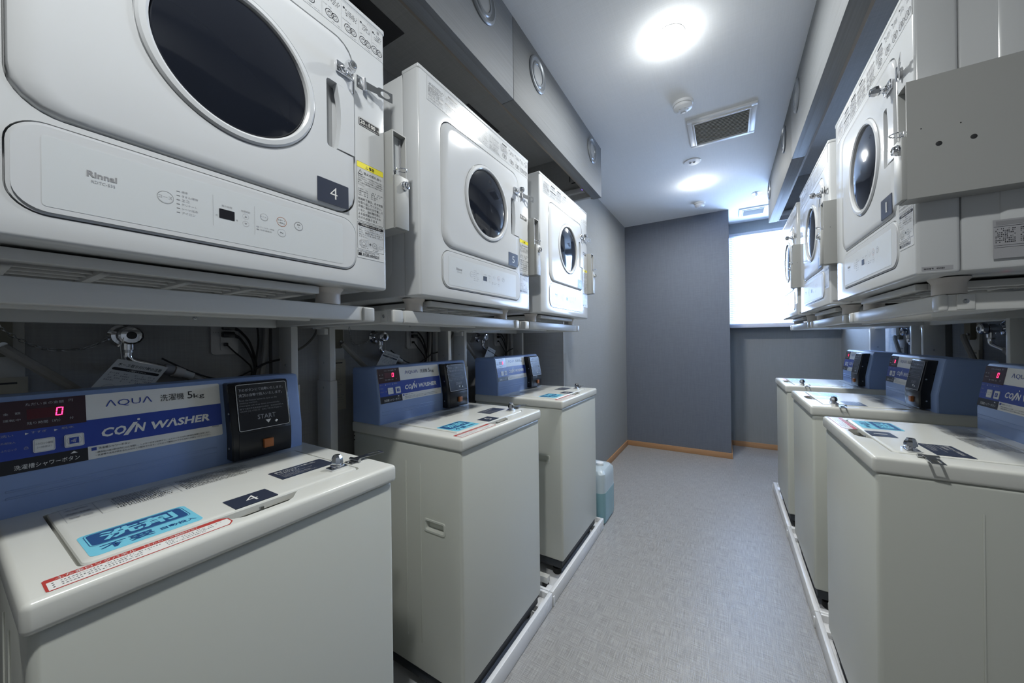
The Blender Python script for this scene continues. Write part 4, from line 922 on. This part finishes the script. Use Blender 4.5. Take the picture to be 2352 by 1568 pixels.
for i, un in enumerate(units):
    rz = RL if un[1] == 1 else RRt
    for proto, nm_, u, z in ((T0, 'chrome water tap on the wall behind the %s washer', TU, 1.206), (O0, 'white wall outlet with three black plugs behind the %s washer', OU, 1.210), (G0, 'cream valve box with instruction card on the wall behind the %s washer', GU, 1.215)):
        if proto is O0 and i == 5: pass
        o = proto if i == 0 else copy_tree(proto, wp(u, 0, z, un), rz, skip=('power_cord',))
        o.location = wp(u, 0, z, un); o.rotation_euler = (0, 0, rz)
        if proto is O0: OUT = o
        o['label'] = nm_ % nm[i]
    d = -.066
    hosecurve('water_hose', un, [(.428, .021, 1.092), (.470, .022, 1.06), (.49, .03, .99), (.44, .05, .90), (.40, .06, .7)], .0115, 'hose', 'grey water hose dropping from the tap behind the %s washer' % nm[i], 'hose', 'water hoses')
    hosecurve('gas_hose', un, [(.122, .045, 1.180), (.150, .050, 1.150), (.24, .055, 1.055), (.30, .06, .97), (.34, .06, .85)], .0100, 'hose', 'grey hose running down from the valve box behind the %s washer' % nm[i], 'hose', 'gas hoses')
    q = MB(); A = [wp(*p, un) for p in ((.646, .001, 0), (.668, .001, 0), (.668, .024, 0), (.646, .024, 0))]
    q.loft([[Vector((a.x, a.y, z)) for a in A] for z in (.05, 1.36)], 'conduit', cap0=True, cap1=True); tag(q.build('wall_conduit', smooth=False), 'grey square conduit on the wall behind the %s washer' % nm[i], 'conduit', 'wall conduits')
    g = 'cables hanging from the wall outlets'
    if i in (0, 1, 2):
        hosecurve('power_cord', un, [(.552, .024, 1.224), (.575, .03, 1.19), (.590, .03, 1.14), (.594, .03, 1.105), (.585, .03, 1.06), (.57, .04, .95)], .0038, 'cable_black', 'black cord from the top plug of the outlet behind the %s washer' % nm[i], 'cable', g, 6, OUT)
        hosecurve('power_cord', un, [(.552, .024, 1.201), (.572, .03, 1.165), (.586, .034, 1.125), (.588, .034, 1.09), (.575, .034, 1.04), (.56, .04, .95)], .0038, 'cable_black', 'black cord from the middle plug of the outlet behind the %s washer' % nm[i], 'cable', g, 6, OUT)
        hosecurve('power_cord', un, [(.519, .022, 1.180), (.540, .024, 1.155), (.566, .026, 1.128), (.582, .03, 1.098), (.57, .03, 1.03), (.555, .04, .95)], .0024, 'cable_black', 'thin black cord from the lowest plug behind the %s washer' % nm[i], 'cable', g, 6, OUT)
        hosecurve('dryer_cord', un, [(.568, .05, 1.30), (.590, .04, 1.26), (.600, .035, 1.20), (.594, .035, 1.14), (.588, .034, 1.105)], .0028, 'cable_black', 'black cord looping down from the dryer to the cord bundle behind the %s washer' % nm[i], 'cable', g, 6, ds[i][0])
        hosecurve('short_cable', un, [(.588, .036, 1.100), (.62, .04, 1.118), (.66, .045, 1.128)], .0035, 'cable_black', 'short black cord reaching from the bundle to the post behind the %s washer' % nm[i], 'cable', g, 6)
        hosecurve('thin_cable', un, [(.37, .03, 1.145), (.43, .03, 1.105), (.49, .03, 1.078), (.54, .03, 1.078), (.582, .034, 1.098)], .0026, 'cable_black', 'thin black cord sagging from tap to cord bundle behind the %s washer' % nm[i], 'cable', g, 6)
        hosecurve('drain_hose', un, [(.630, .022, 1.28), (.628, .022, 1.20), (.620, .025, 1.13), (.606, .035, 1.06), (.60, .04, .93)], .0085, 'hose', 'grey drain hose coming down beside the right post of the %s dryer' % nm[i], 'hose', 'drain hoses')
        if i < 2: hosecurve('grey_cable', un, [(.688, .03, 1.145), (.74, .03, 1.165), (.78, .035, 1.205), (.80, .04, 1.26), (.81, .05, 1.30)], .0040, 'cable_grey', 'grey cable curving up between the %s stand and the next one' % nm[i], 'cable', 'grey cables')
    if i in (0, 1, 2, 3):
        # chain from the rear beam down to the tap
        q = MB(); P = spline([wp(*p, un) for p in ((.090, .135, 1.265), (.120, .10, 1.215), (.165, .05, 1.180), (.205, .03, 1.172), (.245, .02, 1.178), (.275, .012, 1.200))], 12)
        L = [0]
        for a, b in zip(P, P[1:]): L.append(L[-1]+(b-a).length)
        def at(s_):
            for k in range(len(L)-1):
                if L[k+1] >= s_: return P[k].lerp(P[k+1], (s_-L[k])/(L[k+1]-L[k]+1e-9))
            return P[-1]
        n = int(L[-1]/.0115)
        for k in range(n):
            a, b = at(k*L[-1]/n), at((k+1)*L[-1]/n); d_ = (b-a).normalized(); u_ = d_.orthogonal().normalized(); v_ = d_.cross(u_); s1 = u_ if k % 2 else v_; m_ = (a+b)/2
            ring = [m_+d_*.0085*math.cos(t_)+s1*.0034*math.sin(t_) for t_ in [2*PI*j/10 for j in range(10)]]
            q.tube(ring+ring[:2], .0007, 'steel', 5)
        q.lathe(P[0], wp(0, 1, 0, un)-wp(0, 0, 0, un), [(.008, -.002), (.008, .001), (.004, .003)], 'steel', 14)
        tag(q.build('chain'), 'thin steel chain drooping to the tap behind the %s washer' % nm[i], 'chain', 'thin steel chains')
        # paper tag
        tg = thing('paper_tag', 'tilted white paper hose tag tied under the tap behind the %s washer' % nm[i], 'tag', wp(.275 if i < 3 else .30, .105, 1.150, un), rz, 'paper hose tags')
        q = MB(); ro = math.radians(-17); p = Pl(q, (0, 0, 0), (math.cos(ro), .10, math.sin(ro)), (-math.sin(ro)+.35, 0, math.cos(ro))); p.rect(0, .095, -.13, 0, 'paper', .0006)
        p.text('ホース取り付け時の注意', .008, -.0165, .0085, 'print_black', width=.080, h=.0009, bold=.01); p.rect(.004, .090, -.0275, -.0205, 'print_black', .0008, r=.0035); p.text('―ご確認ください―', .030, -.0265, .0045, 'print_white', h=.0010, width=.035)
        for k in range(4): p.tiny(.006, .045, -.036-k*.006, .0035, 'print_grey'); p.tiny(.05, .088, -.036-k*.006, .0035, 'print_grey')
        p.ring(.025, -.075, .012, .0006, 'print_grey'); p.ring(.065, -.075, .010, .0006, 'print_grey'); q.build('card', tg)
        q = MB(); q.tube([(.006, 0, 0), (.004, 0, .03), (.010, 0, .05)], .0008, 'paper', 5); q.build('string', tg)
# ------------------------------------------------------------------ jug of liquid beside the far left washer
jg = thing('liquid_jug', 'translucent square jug half full of pale blue liquid beside the far left washer', 'jug', (-.798, 2.335, 0), 0)
jg.scale = (1.06, 1.06, 1.09)
def jring(hx, hy, r, z, n=6): return [Vector((a, b, z)) for a, b in rr(-hx, hx, -hy, hy, r, n)]
q = MB(); q.loft([jring(.100, .100, .03, .001), jring(.114, .114, .035, .010), jring(.117, .117, .035, .04), jring(.117, .117, .035, .270), jring(.114, .114, .035, .292), jring(.102, .102, .04, .308), jring(.070, .070, .04, .316), jring(.03, .03, .03, .318)], 'jug_plastic', cap0=True, cap1=True); q.build('bottle', jg)
q = MB(); q.loft([jring(.098, .098, .03, .004), jring(.1155, .1155, .034, .012), jring(.1178, .1178, .0355, .04), jring(.1178, .1178, .0355, .185)], 'jug_liquid', cap0=True, cap1=True); q.build('liquid', jg)
q = MB(); q.lathe((.055, 0, .316), (0, 0, 1), [(.024, 0), (.024, .014), (.021, .016), (.0005, .016)], 'jug_cap', 24); q.build('cap', jg)
q = MB(); q.tube(spline([(-.09, 0, .310), (-.085, 0, .338), (-.03, 0, .342), (0, 0, .318)], 5), .009, 'jug_plastic', 10); q.build('grip', jg)
